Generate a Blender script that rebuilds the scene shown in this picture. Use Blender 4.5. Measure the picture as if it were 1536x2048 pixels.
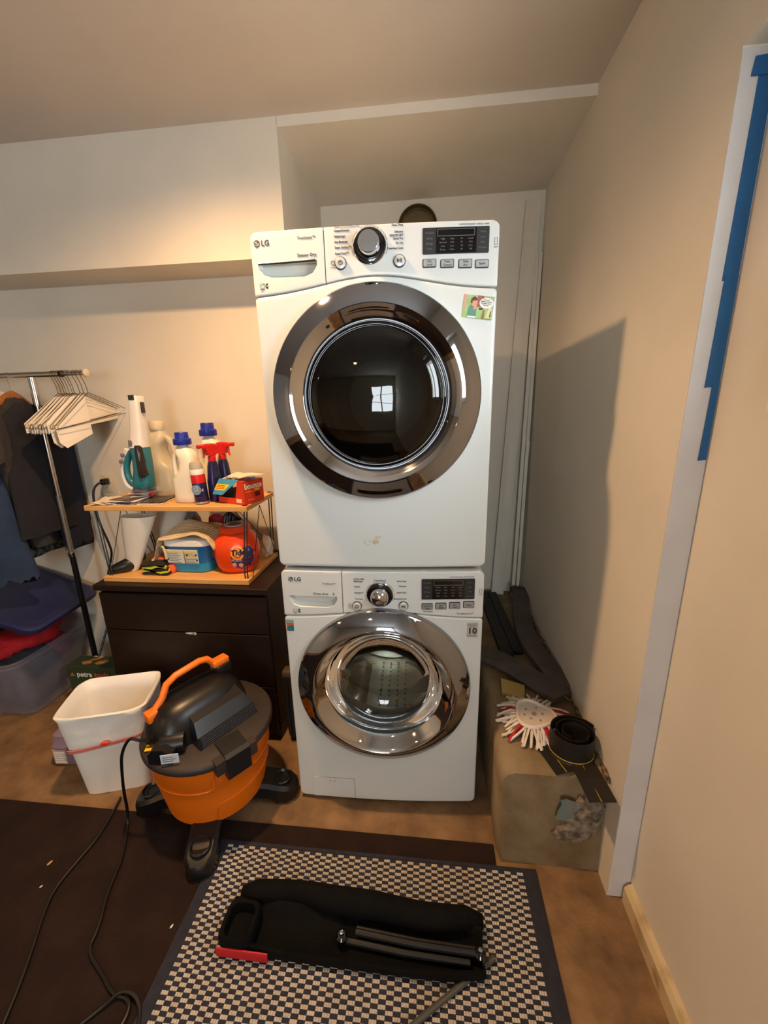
import bpy, bmesh, math, random
from mathutils import Vector, Matrix
random.seed(7)
PI = math.pi
for o in list(bpy.data.objects): bpy.data.objects.remove(o, do_unlink=True)
SC = bpy.context.scene
COL = SC.collection

# ------------------------------------------------------------------ camera
CAM = Vector((0.4988, -1.2417, 1.5131)); YAW, PITCH, ROLL, FPX = 0.1116, -0.2566, -0.0224, 813.12
def camera():
    cy, sy, cp, sp = math.cos(YAW), math.sin(YAW), math.cos(PITCH), math.sin(PITCH)
    f = Vector((-sy*cp, cy*cp, sp)); r = Vector((cy, sy, 0)); u = r.cross(f)
    c, s = math.cos(ROLL), math.sin(ROLL)
    r2 = c*r + s*u; u2 = -s*r + c*u
    m = Matrix((r2, u2, -f)).transposed().to_4x4(); m.translation = CAM
    cd = bpy.data.cameras.new('camera'); cd.sensor_fit = 'VERTICAL'; cd.sensor_height = 36
    cd.lens = FPX/2048*36; cd.clip_start = .02
    o = bpy.data.objects.new('camera', cd); o.matrix_world = m; COL.objects.link(o); SC.camera = o
camera()
# ------------------------------------------------------------------ world, daylight, exposure
wd = bpy.data.worlds.new('sky'); SC.world = wd; wd.use_nodes = True
bg = wd.node_tree.nodes['Background']; bg.inputs[0].default_value = (.88, .96, 1, 1); bg.inputs[1].default_value = 11.5
ROOM = dict(x0=-3.7, xr=1.067, y0=-5.2, zc=2.557)
WIN2 = (-1.15, -.41, 1.50, 2.08)        # side window opening y0,y1,z0,z1 in the right wall panel
WIN = (-.1, 0.95, 0.95, 2.15)          # rear window opening x0,x1,z0,z1 in wall y=-5.2
pl = bpy.data.lights.new('window_daylight', 'AREA'); pl.shape = 'RECTANGLE'; pl.size = WIN[1]-WIN[0]; pl.size_y = WIN[3]-WIN[2]
pl.cycles.is_portal = True
po = bpy.data.objects.new('window_daylight', pl); po.location = ((WIN[0]+WIN[1])/2, -5.3, (WIN[2]+WIN[3])/2)
po.rotation_euler = (PI/2, 0, 0); COL.objects.link(po)
pl2 = bpy.data.lights.new('side_window_daylight', 'AREA'); pl2.shape = 'RECTANGLE'; pl2.size = WIN2[3]-WIN2[2]; pl2.size_y = WIN2[1]-WIN2[0]; pl2.cycles.is_portal = True
po2 = bpy.data.objects.new('side_window_daylight', pl2); po2.location = (1.252, (WIN2[0]+WIN2[1])/2, (WIN2[2]+WIN2[3])/2); po2.rotation_euler = (0, PI/2, 0); COL.objects.link(po2)
vs = SC.view_settings; vs.view_transform = 'Standard'; vs.look = 'None'; vs.gamma = 1; vs.use_curve_mapping = False
vs.exposure = 0.6
LAMPS = [(-.23, -.17, 105), (-2.55, -2.9, 90), (-.35, -2.9, 25)]     # ceiling downlights: x, y, watts
LAMPCOL = (1.0, .58, .27)

# ------------------------------------------------------------------ materials
def lin(h):
    h = h.lstrip('#'); v = [int(h[i:i+2], 16)/255 for i in (0, 2, 4)]
    return tuple(((c+.055)/1.055)**2.4 if c > .04045 else c/12.92 for c in v) + (1,)
MATS = {}
def M(name, hx='#808080', rough=.5, metal=0, hx2=None, scale=8, bump=0, bscale=60, coat=0, trans=0, alpha=1, spec=.5, emit=0, detail=5, lo=.35, hi=.65, stretch=None, sss=0):
    if name in MATS: return MATS[name]
    m = bpy.data.materials.new(name); m.use_nodes = True; nt = m.node_tree; p = nt.nodes['Principled BSDF']
    p.inputs['Base Color'].default_value = lin(hx); p.inputs['Roughness'].default_value = rough; p.inputs['Metallic'].default_value = metal
    p.inputs['Coat Weight'].default_value = coat; p.inputs['Coat Roughness'].default_value = .08
    p.inputs['Transmission Weight'].default_value = trans; p.inputs['Alpha'].default_value = alpha
    p.inputs['Specular IOR Level'].default_value = spec
    if emit:
        p.inputs['Emission Color'].default_value = lin(hx); p.inputs['Emission Strength'].default_value = emit
    if hx2 or bump:
        tc = nt.nodes.new('ShaderNodeTexCoord'); mp = nt.nodes.new('ShaderNodeMapping'); nt.links.new(tc.outputs['Object'], mp.inputs[0])
        if stretch: mp.inputs['Scale'].default_value = stretch
    if hx2:
        n = nt.nodes.new('ShaderNodeTexNoise'); n.inputs['Scale'].default_value = scale; n.inputs['Detail'].default_value = detail
        nt.links.new(mp.outputs[0], n.inputs['Vector'])
        r = nt.nodes.new('ShaderNodeValToRGB'); r.color_ramp.elements[0].position = lo; r.color_ramp.elements[1].position = hi
        r.color_ramp.elements[0].color = lin(hx); r.color_ramp.elements[1].color = lin(hx2)
        nt.links.new(n.outputs['Fac'], r.inputs[0]); nt.links.new(r.outputs[0], p.inputs['Base Color'])
    if bump:
        n2 = nt.nodes.new('ShaderNodeTexNoise'); n2.inputs['Scale'].default_value = bscale; n2.inputs['Detail'].default_value = 4
        nt.links.new(mp.outputs[0], n2.inputs['Vector'])
        bp = nt.nodes.new('ShaderNodeBump'); bp.inputs['Strength'].default_value = bump; bp.inputs['Distance'].default_value = .01
        nt.links.new(n2.outputs['Fac'], bp.inputs['Height']); nt.links.new(bp.outputs[0], p.inputs['Normal'])
    MATS[name] = m; return m
def tinted(name, hx, fac=.75, rough=.02, gloss='#ffffff'):
    """thin glass: coloured see-through plus mirror by fresnel"""
    m = bpy.data.materials.new(name); m.use_nodes = True; nt = m.node_tree; nt.nodes.remove(nt.nodes['Principled BSDF'])
    out = nt.nodes['Material Output']; t = nt.nodes.new('ShaderNodeBsdfTransparent'); t.inputs[0].default_value = lin(hx)
    g = nt.nodes.new('ShaderNodeBsdfGlossy'); g.inputs['Roughness'].default_value = rough; g.inputs[0].default_value = lin(gloss)
    f = nt.nodes.new('ShaderNodeFresnel'); f.inputs[0].default_value = 1.55
    mx = nt.nodes.new('ShaderNodeMixShader'); nt.links.new(f.outputs[0], mx.inputs[0]); nt.links.new(t.outputs[0], mx.inputs[1]); nt.links.new(g.outputs[0], mx.inputs[2])
    nt.links.new(mx.outputs[0], out.inputs[0]); MATS[name] = m; return m

PAINT = M('wall_paint', '#e3dccf', .75, hx2='#dad3c6', scale=2.2, bump=.05, bscale=90)
CEILP = M('ceiling_paint', '#cfc6bb', .85, hx2='#c8beb2', scale=1.4, bump=.04, bscale=120)
JAMBLIT = M('daylit_wall_paint', '#d6d3d2', .6, hx2='#cdc9c8', scale=5)  # wall paint made greyer: cool daylight on the jamb put into colour
BOARDW = M('white_board_paint', '#dcd6c9', .5, hx2='#d0c9ba', scale=3, stretch=(8, 8, .6))
CONC = M('stained_concrete', '#947450', .8, hx2='#5c432a', scale=9, bump=.35, bscale=45, lo=.3, hi=.75, detail=8)
LEDGEM = M('ledge_concrete', '#8f7e62', .85, hx2='#6e5839', scale=6, bump=.3, bscale=50, detail=8)
RUBBLE = M('broken_concrete', '#978a78', .95, hx2='#54483a', scale=45, bump=.9, bscale=70)
WHITE = M('appliance_white', '#d5d9d7', .28, coat=.35, bump=0)
WHITEP = M('panel_white', '#d7d9d6', .32, coat=.2)
CHROME = M('chrome', '#c9cbd0', .045, 1)
DCHROME = M('dark_chrome', '#9ea5b2', .05, 1)
STEEL = M('drum_steel', '#d6d3c8', .3, .9, bump=.15, bscale=25)
DULLST = M('dryer_drum', '#6f6f69', .4, .8)
BLACK = M('black_plastic', '#101012', .35)
BLACKG = M('black_gloss', '#0a0a0c', .08, coat=.6)
CHAR = M('charcoal_key', '#2a2b2d', .35)
SILVER = M('silver_button', '#b9bcbf', .3, .6)
GREYTXT = M('grey_print', '#6a6c70', .6)
DARKTXT = M('dark_print', '#2e2f33', .6)
RUBBER = M('grey_rubber', '#6e7076', .5)
GLASSW = tinted('washer_door_glass', '#d9ddd8', rough=.015)
GLASSD = tinted('dryer_door_glass', '#5c5f59', rough=.015)
ORANGE = M('vac_orange', '#e8740c', .42, hx2='#e06c08', scale=3)
ORANGE2 = M('handle_orange', '#f47a22', .38)
VBLK = M('vac_black', '#0f0f11', .36, hx2='#151313', scale=6)
VLID = M('vac_lid', '#38302d', .5, hx2='#2c2624', scale=7)
WOODV = M('dresser_veneer', '#21130d', .45, spec=.35, hx2='#180d08', scale=4, stretch=(1, 1, 9), lo=.3, hi=.8)
PINE = M('beech_shelf', '#dba968', .5, hx2='#cf9a58', scale=5, stretch=(1, 9, 9))
RODM = M('rack_chrome', '#c8c6c2', .14, 1)
RODB = M('rack_black', '#17171b', .3, .4)
NAVY = M('navy_lid', '#232b5c', .45, hx2='#1d2450', scale=6)
CLEARP = M('cloudy_plastic', '#a9a7b4', .3, trans=.0, alpha=.26)
RED = M('red_fabric', '#b3121f', .85, bump=.5, bscale=30)
MAROON = M('magenta_fabric', '#8b1d48', .85)
GREYF = M('grey_fabric', '#4a4c58', .9, hx2='#3a3c47', scale=20)
DKF = M('tee_fabric', '#2b2626', .95, hx2='#332d2b', scale=30, bump=.2, bscale=200)
NAVYF = M('navy_fabric', '#12172a', .95, hx2='#191d33', scale=14)
DENIM = M('denim', '#253a58', .9, hx2='#1a2a42', scale=6, bump=.3, bscale=260)
PATF = M('patterned_fabric', '#5f6358', .9, hx2='#20241f', scale=50, lo=.45, hi=.55)
WOODH = M('hanger_wood', '#b06a26', .4, hx2='#a25d1e', scale=10, stretch=(1, 6, 6))
PAPER = M('hanger_paper', '#e6ddcf', .8)
WIRE = M('hanger_wire', '#5a4a38', .35, .8)
WPLA = M('white_plastic', '#ece8e0', .35)
BAGW = M('bin_liner', '#efece6', .4, bump=.3, bscale=18)
REDT = M('drawstring', '#d97e78', .5)
REDK = M('drawstring_tie', '#d8402c', .5)
PURP = M('mauve_plastic', '#8d7a90', .45, alpha=.93)
GREENB = M('green_carton', '#273a22', .6)
ORTXT = M('orange_print', '#c8552c', .6)
WTXT = M('white_print', '#e8e6e0', .6)
MAT = M('brown_mat', '#2a1c17', .9, spec=.2, hx2='#221612', scale=9, bump=.35, bscale=120)
RUGN = M('rug_navy', '#2b2d3b', .95, hx2='#232531', scale=40, bump=.3, bscale=300)
RUGW = M('rug_cream', '#d2c8ba', .95, hx2='#c1b6a6', scale=25)
NYLON = M('black_nylon', '#060606', .85, spec=.15, hx2='#0b0a0a', scale=20, bump=.3, bscale=90)
REDN = M('red_nylon', '#b80f22', .6)
GREYR = M('grey_tube', '#4a4844', .5)
CORD = M('black_cord', '#0d0c0c', .45)
TAPE = M('blue_tape', '#0f5f98', .6, hx2='#0c568c', scale=9)
FOAMG = M('grey_felt', '#574e47', .95, hx2='#4b433d', scale=12, bump=.15, bscale=150)
DARKW = M('black_board', '#1c1712', .6, hx2='#12100c', scale=8, stretch=(6, 1, 1))
COVEB = M('cove_rubber', '#16120e', .55, hx2='#1e1812', scale=10)
YEL = M('yellow_line', '#b69a2c', .6)
FOAMY = M('yellow_foam', '#b39a5a', .9)
MOPW = M('mop_white', '#ddd2c8', .95)
MOPR = M('mop_red', '#b5262e', .95)
MOPP = M('mop_plate', '#cfc5ba', .5)
BLUEC = M('cap_blue', '#1a2a9a', .35)
JUGW = M('jug_white', '#e8e2d2', .35, sss=.2)
JUGC = M('jug_cloudy', '#d8cfb8', .3, alpha=.62)
WATER = M('jug_water', '#b9b9a8', .15, alpha=.7)
REDP = M('trigger_red', '#cf1d1d', .35)
NAVP = M('navy_bottle', '#1b1d4f', .3)
TEAL = M('vac_teal', '#27707f', .3)
DKVIS = M('smoked_plastic', '#2a2522', .15)
GREYB = M('grey_key', '#6d6762', .5)
CARTR = M('carton_red', '#d8391b', .5)
CARTB = M('carton_blue', '#3f92c0', .5)
CARTK = M('carton_shade_ink', '#14100e', .8)  # near-black for painted shade in the carton, and for its bar code
YELP = M('label_yellow', '#efc51e', .5)
TUBB = M('tub_blue', '#1668a8', .35)
TUBN = M('tub_navy', '#17407e', .35)
CYAN = M('tub_cyan', '#1d8fc0', .35)
TOWEL = M('cream_towel', '#dcc6a0', .95, hx2='#cfb489', scale=16, bump=.6, bscale=140)
TIDEO = M('tide_orange', '#e8440f', .3)
TIDEP = M('tide_purple', '#4a2a66', .4)
TIDEY = M('tide_yellow', '#f2b21e', .4)
GREENL = M('green_liquid', '#1f9e62', .2, alpha=.9)
CLBLUE = M('label_blue', '#1a56b8', .4)
GLOVEK = M('glove_black', '#17150f', .8)
GLOVEY = M('glove_lime', '#c6c62c', .7)
GLOVEO = M('glove_orange', '#e8612c', .7)
GREYPL = M('grey_plastic', '#9a9a94', .45)
RUST = M('residue', '#b9ad8e', .7, hx2='#d8d3bf', scale=90)
GLOSSP = M('magazine', '#7a665c', .35, hx2='#2d1618', scale=35, lo=.4, hi=.6)
DUCTM = M('duct_inside', '#5b4a26', .45, .3, hx2='#3a2e18', scale=9)
LAMPE = M('lamp_lens', '#ffd9a0', .5, emit=14)

# ------------------------------------------------------------------ mesh builder
class B:
    def __init__(s): s.b = bmesh.new()
    def box(s, x0, x1, y0, y1, z0, z1, bev=0, seg=2):
        v = [s.b.verts.new(p) for p in ((x0,y0,z0),(x1,y0,z0),(x1,y1,z0),(x0,y1,z0),(x0,y0,z1),(x1,y0,z1),(x1,y1,z1),(x0,y1,z1))]
        fs = [s.b.faces.new([v[i] for i in q]) for q in ((3,2,1,0),(4,5,6,7),(0,1,5,4),(1,2,6,5),(2,3,7,6),(3,0,4,7))]
        if bev:
            es = list({e for f in fs for e in f.edges})
            bmesh.ops.bevel(s.b, geom=es, offset=bev, segments=seg, affect='EDGES', profile=.5, clamp_overlap=True)
        return s
    def loft(s, rings, cap0=True, cap1=True, close=True):
        """rings: lists of equal-length points"""
        R = [[s.b.verts.new(p) for p in r] for r in rings]; n = len(R[0])
        for a, c in zip(R, R[1:]):
            for i in range(n if close else n-1):
                j = (i+1) % n
                try: s.b.faces.new((a[i], a[j], c[j], c[i]))
                except ValueError: pass
        if cap0: s.b.faces.new(list(reversed(R[0])))
        if cap1: s.b.faces.new(R[-1])
        return s
    def tube(s, path, r, n=8, cap=True, smooth=0):
        P = [Vector(p) for p in path]
        for _ in range(smooth):
            Q = [P[0]]
            for a, c in zip(P, P[1:]): Q += [a*.75+c*.25, a*.25+c*.75]
            P = Q+[P[-1]]
        rr = r if callable(r) else (lambda t: r)
        up = None; rings = []
        for i, p in enumerate(P):
            t = ((P[min(i+1, len(P)-1)]-P[max(i-1, 0)])).normalized()
            if up is None: up = Vector((0, 0, 1)) if abs(t.z) < .9 else Vector((1, 0, 0))
            sd = t.cross(up)
            if sd.length < 1e-6: sd = t.orthogonal()
            sd.normalize(); up = sd.cross(t).normalized()
            q = rr(i/max(1, len(P)-1))
            rings.append([p+(sd*math.cos(2*PI*k/n)+up*math.sin(2*PI*k/n))*q for k in range(n)])
        return s.loft(rings, cap, cap)
    def lathe(s, prof, c=(0, 0, 0), axis='z', n=32, cap0=True, cap1=True, a0=0, a1=2*PI):
        rings = []
        for r, h in prof:
            ring = []
            for k in range(n):
                a = 2*PI*k/n; u, v = r*math.cos(a), r*math.sin(a)
                ring.append((c[0]+u, c[1]+v, c[2]+h) if axis == 'z' else (c[0]+u, c[1]+h, c[2]+v) if axis == 'y' else (c[0]+h, c[1]+u, c[2]+v))
            rings.append(ring)
        return s.loft(rings, cap0, cap1)
    def prism(s, poly, d0, d1, plane='xz', bev=0):
        f = {'xz': lambda p, d: (p[0], d, p[1]), 'xy': lambda p, d: (p[0], p[1], d), 'yz': lambda p, d: (d, p[0], p[1])}[plane]
        n0 = len(s.b.faces)
        s.loft([[f(p, d0) for p in poly], [f(p, d1) for p in poly]])
        if bev:
            s.b.faces.ensure_lookup_table(); fs = s.b.faces[n0:]
            caps = [x for x in fs if len(x.verts) == len(poly)]
            es = list({e for x in caps for e in x.edges})
            bmesh.ops.bevel(s.b, geom=es, offset=bev, segments=2, affect='EDGES', clamp_overlap=True)
        return s
    def ribbon(s, path, w, t, up=(0, 0, 1), smooth=0):
        P = [Vector(p) for p in path]
        for _ in range(smooth):
            Q = [P[0]]
            for a, c in zip(P, P[1:]): Q += [a*.75+c*.25, a*.25+c*.75]
            P = Q+[P[-1]]
        rings = []; U = Vector(up)
        for i, p in enumerate(P):
            tg = (P[min(i+1, len(P)-1)]-P[max(i-1, 0)]).normalized(); sd = tg.cross(U).normalized(); u2 = sd.cross(tg)
            rings.append([p-sd*w/2, p+sd*w/2, p+sd*w/2+u2*t, p-sd*w/2+u2*t])
        return s.loft(rings)
    def grid(s, f, nu, nv):
        V = [[s.b.verts.new(f(i/nu, j/nv)) for j in range(nv+1)] for i in range(nu+1)]
        for i in range(nu):
            for j in range(nv): s.b.faces.new((V[i][j], V[i+1][j], V[i+1][j+1], V[i][j+1]))
        return s
    def bend(s):
        for v in s.b.verts: v.co.y += bulge(v.co.x)
        return s
    def xf(s, m):
        bmesh.ops.transform(s.b, matrix=m, verts=s.b.verts); return s
    def obj(s, name, mat, parent=None, w=False, smooth=True, ang=35, label=None, recalc=True):
        if recalc: bmesh.ops.recalc_face_normals(s.b, faces=s.b.faces)
        off = None
        if parent is None:
            vs_ = [v.co for v in s.b.verts]
            off = Vector(((min(v.x for v in vs_)+max(v.x for v in vs_))/2, (min(v.y for v in vs_)+max(v.y for v in vs_))/2, min(v.z for v in vs_)))
            bmesh.ops.translate(s.b, vec=-off, verts=s.b.verts)
        elif w:
            r = parent
            while r.parent: r = r.parent
            m = Matrix.LocRotScale(r.location, r.rotation_euler, None).inverted()
            bmesh.ops.transform(s.b, matrix=m, verts=s.b.verts)
        me = bpy.data.meshes.new(name); s.b.to_mesh(me); s.b.free()
        if mat: me.materials.append(mat)
        if smooth: me.shade_smooth(); me.set_sharp_from_angle(angle=math.radians(ang))
        o = bpy.data.objects.new(name, me); COL.objects.link(o)
        if off is not None: o.location = off
        if parent: o.parent = parent
        if label: o['label'] = label
        return o
def thing(name, label, cat, loc=(0, 0, 0), rz=0, group=None):
    o = bpy.data.objects.new(name, None); COL.objects.link(o); o.empty_display_size = .05
    o.location = loc; o.rotation_euler = (0, 0, rz); o['label'] = label; o['category'] = cat
    if group: o['group'] = group
    return o
def tag(o, label, cat, group=None):
    o['label'] = label; o['category'] = cat
    if group: o['group'] = group
    return o
def struct(o, label=None):
    o['kind'] = 'structure'
    if label: o['label'] = label
    return o
def se(cx, cy, z, rx, ry, e=2.6, n=28, rot=0, wob=0, wk=5, ph=0):
    """superellipse ring in the xy plane"""
    out = []
    for k in range(n):
        a = 2*PI*k/n; c, s_ = math.cos(a), math.sin(a)
        q = 1+wob*math.sin(wk*a+ph)
        x = rx*q*math.copysign(abs(c)**(2/e), c); y = ry*q*math.copysign(abs(s_)**(2/e), s_)
        out.append((cx+x*math.cos(rot)-y*math.sin(rot), cy+x*math.sin(rot)+y*math.cos(rot), z))
    return out
def rrect(x0, x1, z0, z1, r, n=4):
    out = []
    for cx, cz, a in ((x1-r, z1-r, 0), (x0+r, z1-r, PI/2), (x0+r, z0+r, PI), (x1-r, z0+r, 1.5*PI)):
        for k in range(n+1):
            t = a+PI/2*k/n; out.append((cx+r*math.cos(t), cz+r*math.sin(t)))
    return out
FACE = Matrix.Rotation(PI/2, 4, 'X')           # text standing up, facing -y
def text(s, size, loc, mat, parent, rot=FACE, align='LEFT', name='lettering', wid=1, ext=.0004, w=False, warp=None, bold=0, shear=0):
    c = bpy.data.curves.new('t', 'FONT'); c.body = s; c.size = size; c.align_x = align; c.align_y = 'CENTER'; c.resolution_u = 2; c.extrude = ext
    c.offset = bold; c.shear = shear
    t = bpy.data.objects.new('t', c); COL.objects.link(t)
    dg = bpy.context.evaluated_depsgraph_get(); me = bpy.data.meshes.new_from_object(t.evaluated_get(dg))
    bpy.data.objects.remove(t, do_unlink=True); bpy.data.curves.remove(c)
    me.transform(Matrix.Translation(loc) @ rot @ Matrix.Diagonal((wid, 1, 1, 1)))
    if warp:
        for v in me.vertices: v.co = warp(v.co)
    if w:
        r = parent
        while r.parent: r = r.parent
        me.transform(Matrix.LocRotScale(r.location, r.rotation_euler, None).inverted())
    me.materials.clear(); me.materials.append(mat); me.name = name
    o = bpy.data.objects.new(name, me); COL.objects.link(o); o.parent = parent; return o
def boolcut(o, cutter):
    md = o.modifiers.new('cut', 'BOOLEAN'); md.operation = 'DIFFERENCE'; md.object = cutter; md.solver = 'EXACT'
    bpy.context.view_layer.update(); dg = bpy.context.evaluated_depsgraph_get()
    me = bpy.data.meshes.new_from_object(o.evaluated_get(dg)); o.modifiers.clear(); o.data = me
    me.shade_smooth(); me.set_sharp_from_angle(angle=math.radians(30))
    bpy.data.objects.remove(cutter, do_unlink=True)

# ================================================================== the room
X0, XR, Y0, ZC = ROOM['x0'], ROOM['xr'], ROOM['y0'], ROOM['zc']
YB, YA, YS, ZS, ZR, XJ = .742, 1.17, .535, 2.094, 2.523, -.07       # back wall, alcove back, soffit face, soffit bottom, recess top, jamb
def room():
    struct(B().box(X0-.2, 1.4, Y0-.2, 1.4, -.06, 0).obj('floor', CONC, smooth=False), 'brown stained concrete floor')
    struct(B().box(X0-.2, 1.4, Y0-.2, 1.4, ZC, ZC+.08).obj('ceiling', CEILP, smooth=False), 'plain painted ceiling')
    struct(B().box(X0-.1, XJ, YB, YB+.1, 0, ZC).obj('wall_back', PAINT, smooth=False), 'cream back wall behind the shelf and clothes rack')
    b = B().box(X0, XJ, YS, YB, ZS, ZC); b.box(XJ-.001, XR, YS, YA, ZR, ZC)
    struct(b.obj('wall_soffit', PAINT, smooth=False), 'boxed soffit along the top of the back wall')
    struct(B().box(XJ-.08, XJ, YB+.1, YA, 0, ZR).obj('wall_jamb', PAINT, smooth=False), 'side wall of the alcove')
    struct(B().box(XJ-.08, 1.3, YA, YA+.1, 0, ZC).obj('wall_alcove', PAINT, smooth=False), 'back wall of the alcove behind the machines')
    b = B().box(XR, 1.35, -.24, 1.3, 0, ZC); b.box(XR, 1.35, -1.35, -.24, 2.135, ZC); b.box(XR, 1.35, Y0, -1.35, 0, ZC)
    struct(b.obj('wall_right', PAINT, smooth=False), 'cream right wall with a tall shallow recess')
    y0, y1, z0, z1 = WIN2
    b = B().box(1.13, 1.25, -1.34, y0, 0, 2.134); b.box(1.13, 1.25, y1, -.2401, 0, 2.134); b.box(1.13, 1.25, y0, y1, 0, z0); b.box(1.13, 1.25, y0, y1, z1, 2.134)
    f = B()
    for a, c in ((y0-.012, y0+.03), (y1-.03, y1+.012), ((y0+y1)/2-.015, (y0+y1)/2+.015)): f.box(1.118, 1.20, a, c, z0-.012, z1+.012)
    for a, c in ((z0-.012, z0+.03), (z1-.03, z1+.012)): f.box(1.1185, 1.1995, y0, y1, a, c)
    struct(f.obj('window_2', M('window_frame', '#e6e6e2', .5), smooth=False), 'small white framed window in the right wall panel')
    struct(b.obj('wall_panel', PAINT, smooth=False), 'cream panel set back in the right wall recess')
    struct(B().box(XR+.0005, 1.1295, -.2425, -.2402, .012, 2.13, .001, 1).obj('jamb_daylit', JAMBLIT, smooth=False), 'vertical end face of the right wall with cool daylight tone painted in')  # thin cover on the wall end, daylight tone painted into it
    b = B().prism([(1.13, 0), (1.108, 0), (1.108, .055), (1.118, .068), (1.13, .072)], -1.34, -.25, 'xz')
    struct(b.obj('baseboard_right', M('dirty_baseboard', '#cdb891', .6, hx2='#8f7144', scale=14, lo=.5, hi=.8), smooth=False), 'scuffed low baseboard under the right panel')
    struct(B().box(X0-.1, X0, Y0, YB, 0, ZC).obj('wall_left', PAINT, smooth=False))
    b = B(); x0, x1, z0, z1 = WIN
    b.box(X0, x0, Y0-.1, Y0, 0, ZC); b.box(x1, 1.35, Y0-.1, Y0, 0, ZC); b.box(x0, x1, Y0-.1, Y0, 0, z0); b.box(x0, x1, Y0-.1, Y0, z1, ZC)
    struct(b.obj('wall_rear', PAINT, smooth=False))
    f = B()
    for a, c in ((x0, x0+.05), (x1-.05, x1), ((x0+x1)/2-.025, (x0+x1)/2+.025)): f.box(a, c, Y0-.07, Y0-.02, z0, z1)
    for a, c in ((z0, z0+.05), (z1-.05, z1)): f.box(x0, x1, Y0-.069, Y0-.021, a, c)
    for k in range(1, 3): f.box(x0, x1, Y0-.055, Y0-.04, z0+(z1-z0)*k/3-.01, z0+(z1-z0)*k/3+.01)
    struct(f.obj('window_1', M('window_frame', '#e6e6e2', .5), smooth=False), 'white framed window in the rear wall')
room()
def lamps():
    lab = ['recessed ceiling downlight nearest the alcove', 'recessed ceiling downlight at the far left of the room', 'recessed ceiling downlight behind the camera']
    for (x, y, wt), l in zip(LAMPS, lab):
        t = thing('ceiling_downlight', l, 'light', (x, y, ZC))
        B().lathe([(.055, -.001), (.06, -.006), (.085, -.006), (.09, 0)], n=32, cap0=False, cap1=False).obj('trim_ring', M('lamp_trim', '#e9e6e0', .5), t)
        B().lathe([(.055, -.003), (.001, -.0031)], n=24, cap0=False).obj('lens', LAMPE, t)
        ld = bpy.data.lights.new('downlight', 'SPOT'); ld.energy = wt; ld.color = LAMPCOL; ld.spot_size = math.radians(160); ld.spot_blend = .9; ld.shadow_soft_size = .045
        lo = bpy.data.objects.new('downlight', ld); COL.objects.link(lo); lo.parent = t; lo.location = (0, 0, -.012)
lamps()
# ================================================================== concrete ledge along the right wall
def ledge():
    pr = [(.742, 0), (1.0665, 0), (1.0665, .37), (.775, .37), (.752, .362), (.738, .345)]
    b = B()
    ys = [-.17+i*(1.169+.17)/30 for i in range(31)]
    rings = []
    for i, y in enumerate(ys):
        k = .012 if i == 0 else 0
        rings.append([(x+(k if x < .9 else 0)+random.uniform(-.003, .003)*(x < .9), y if i else (y+(.0 if z < .3 else .018)), max(0, z-(k if z > .3 else 0)+random.uniform(-.003, .002)*(z > .1))) for x, z in pr])
    b.loft(rings)
    t = b.obj('concrete_ledge', LEDGEM, ang=50)
    struct(t, 'raised concrete ledge along the foot of the right wall')
    def rock(name, c, r, sq, seed, mat=RUBBLE):
        rd = random.Random(seed); bb = B(); bmesh.ops.create_icosphere(bb.b, subdivisions=3, radius=1)
        for v in bb.b.verts:
            k = 1+.16*math.sin(7*v.co.x+seed)*math.cos(6*v.co.z+seed*2)+rd.uniform(-.1, .1)
            v.co = Vector((c[0]+v.co.x*r*sq[0]*k, c[1]+v.co.y*r*sq[1]*k, c[2]+v.co.z*r*sq[2]*k))
        bb.xf(Matrix.Translation(-t.location)); return bb.obj(name, mat, t, ang=60)
    rock('broken_patch', (1.0, -.163, .20), .09, (.7, .14, .95), 3)
    rock('broken_patch', (.955, -.165, .145), .045, (.9, .2, .7), 5)
    rock('broken_patch', (1.03, -.163, .28), .05, (.65, .2, .8), 8)
    bb = B().grid(lambda u, v: (.915+.05*u+.012*v, -.1755+.0*v, .215+.075*v), 4, 4); bb.xf(Matrix.Translation(-t.location))
    for v in bb.b.verts: v.co += Vector((random.uniform(-.008, .008), 0, random.uniform(-.008, .008)))
    bb.obj('paint_smear', M('teal_smear', '#5d7f84', .85, hx2='#857a63', scale=30), t)
    for i in range(26):                                  # crumbling plaster where the wall meets the ledge
        y = -.12+i*.05+random.uniform(-.02, .02); r = random.uniform(.010, .018)
        rock('plaster_crumb', (1.064, y, .366+random.uniform(0, .014)), r, (.7, random.uniform(1.5, 3.5), .8), 20+i, M('plaster_crumbs', '#8d7656', .95, hx2='#3a2b1c', scale=60))
ledge()

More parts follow.
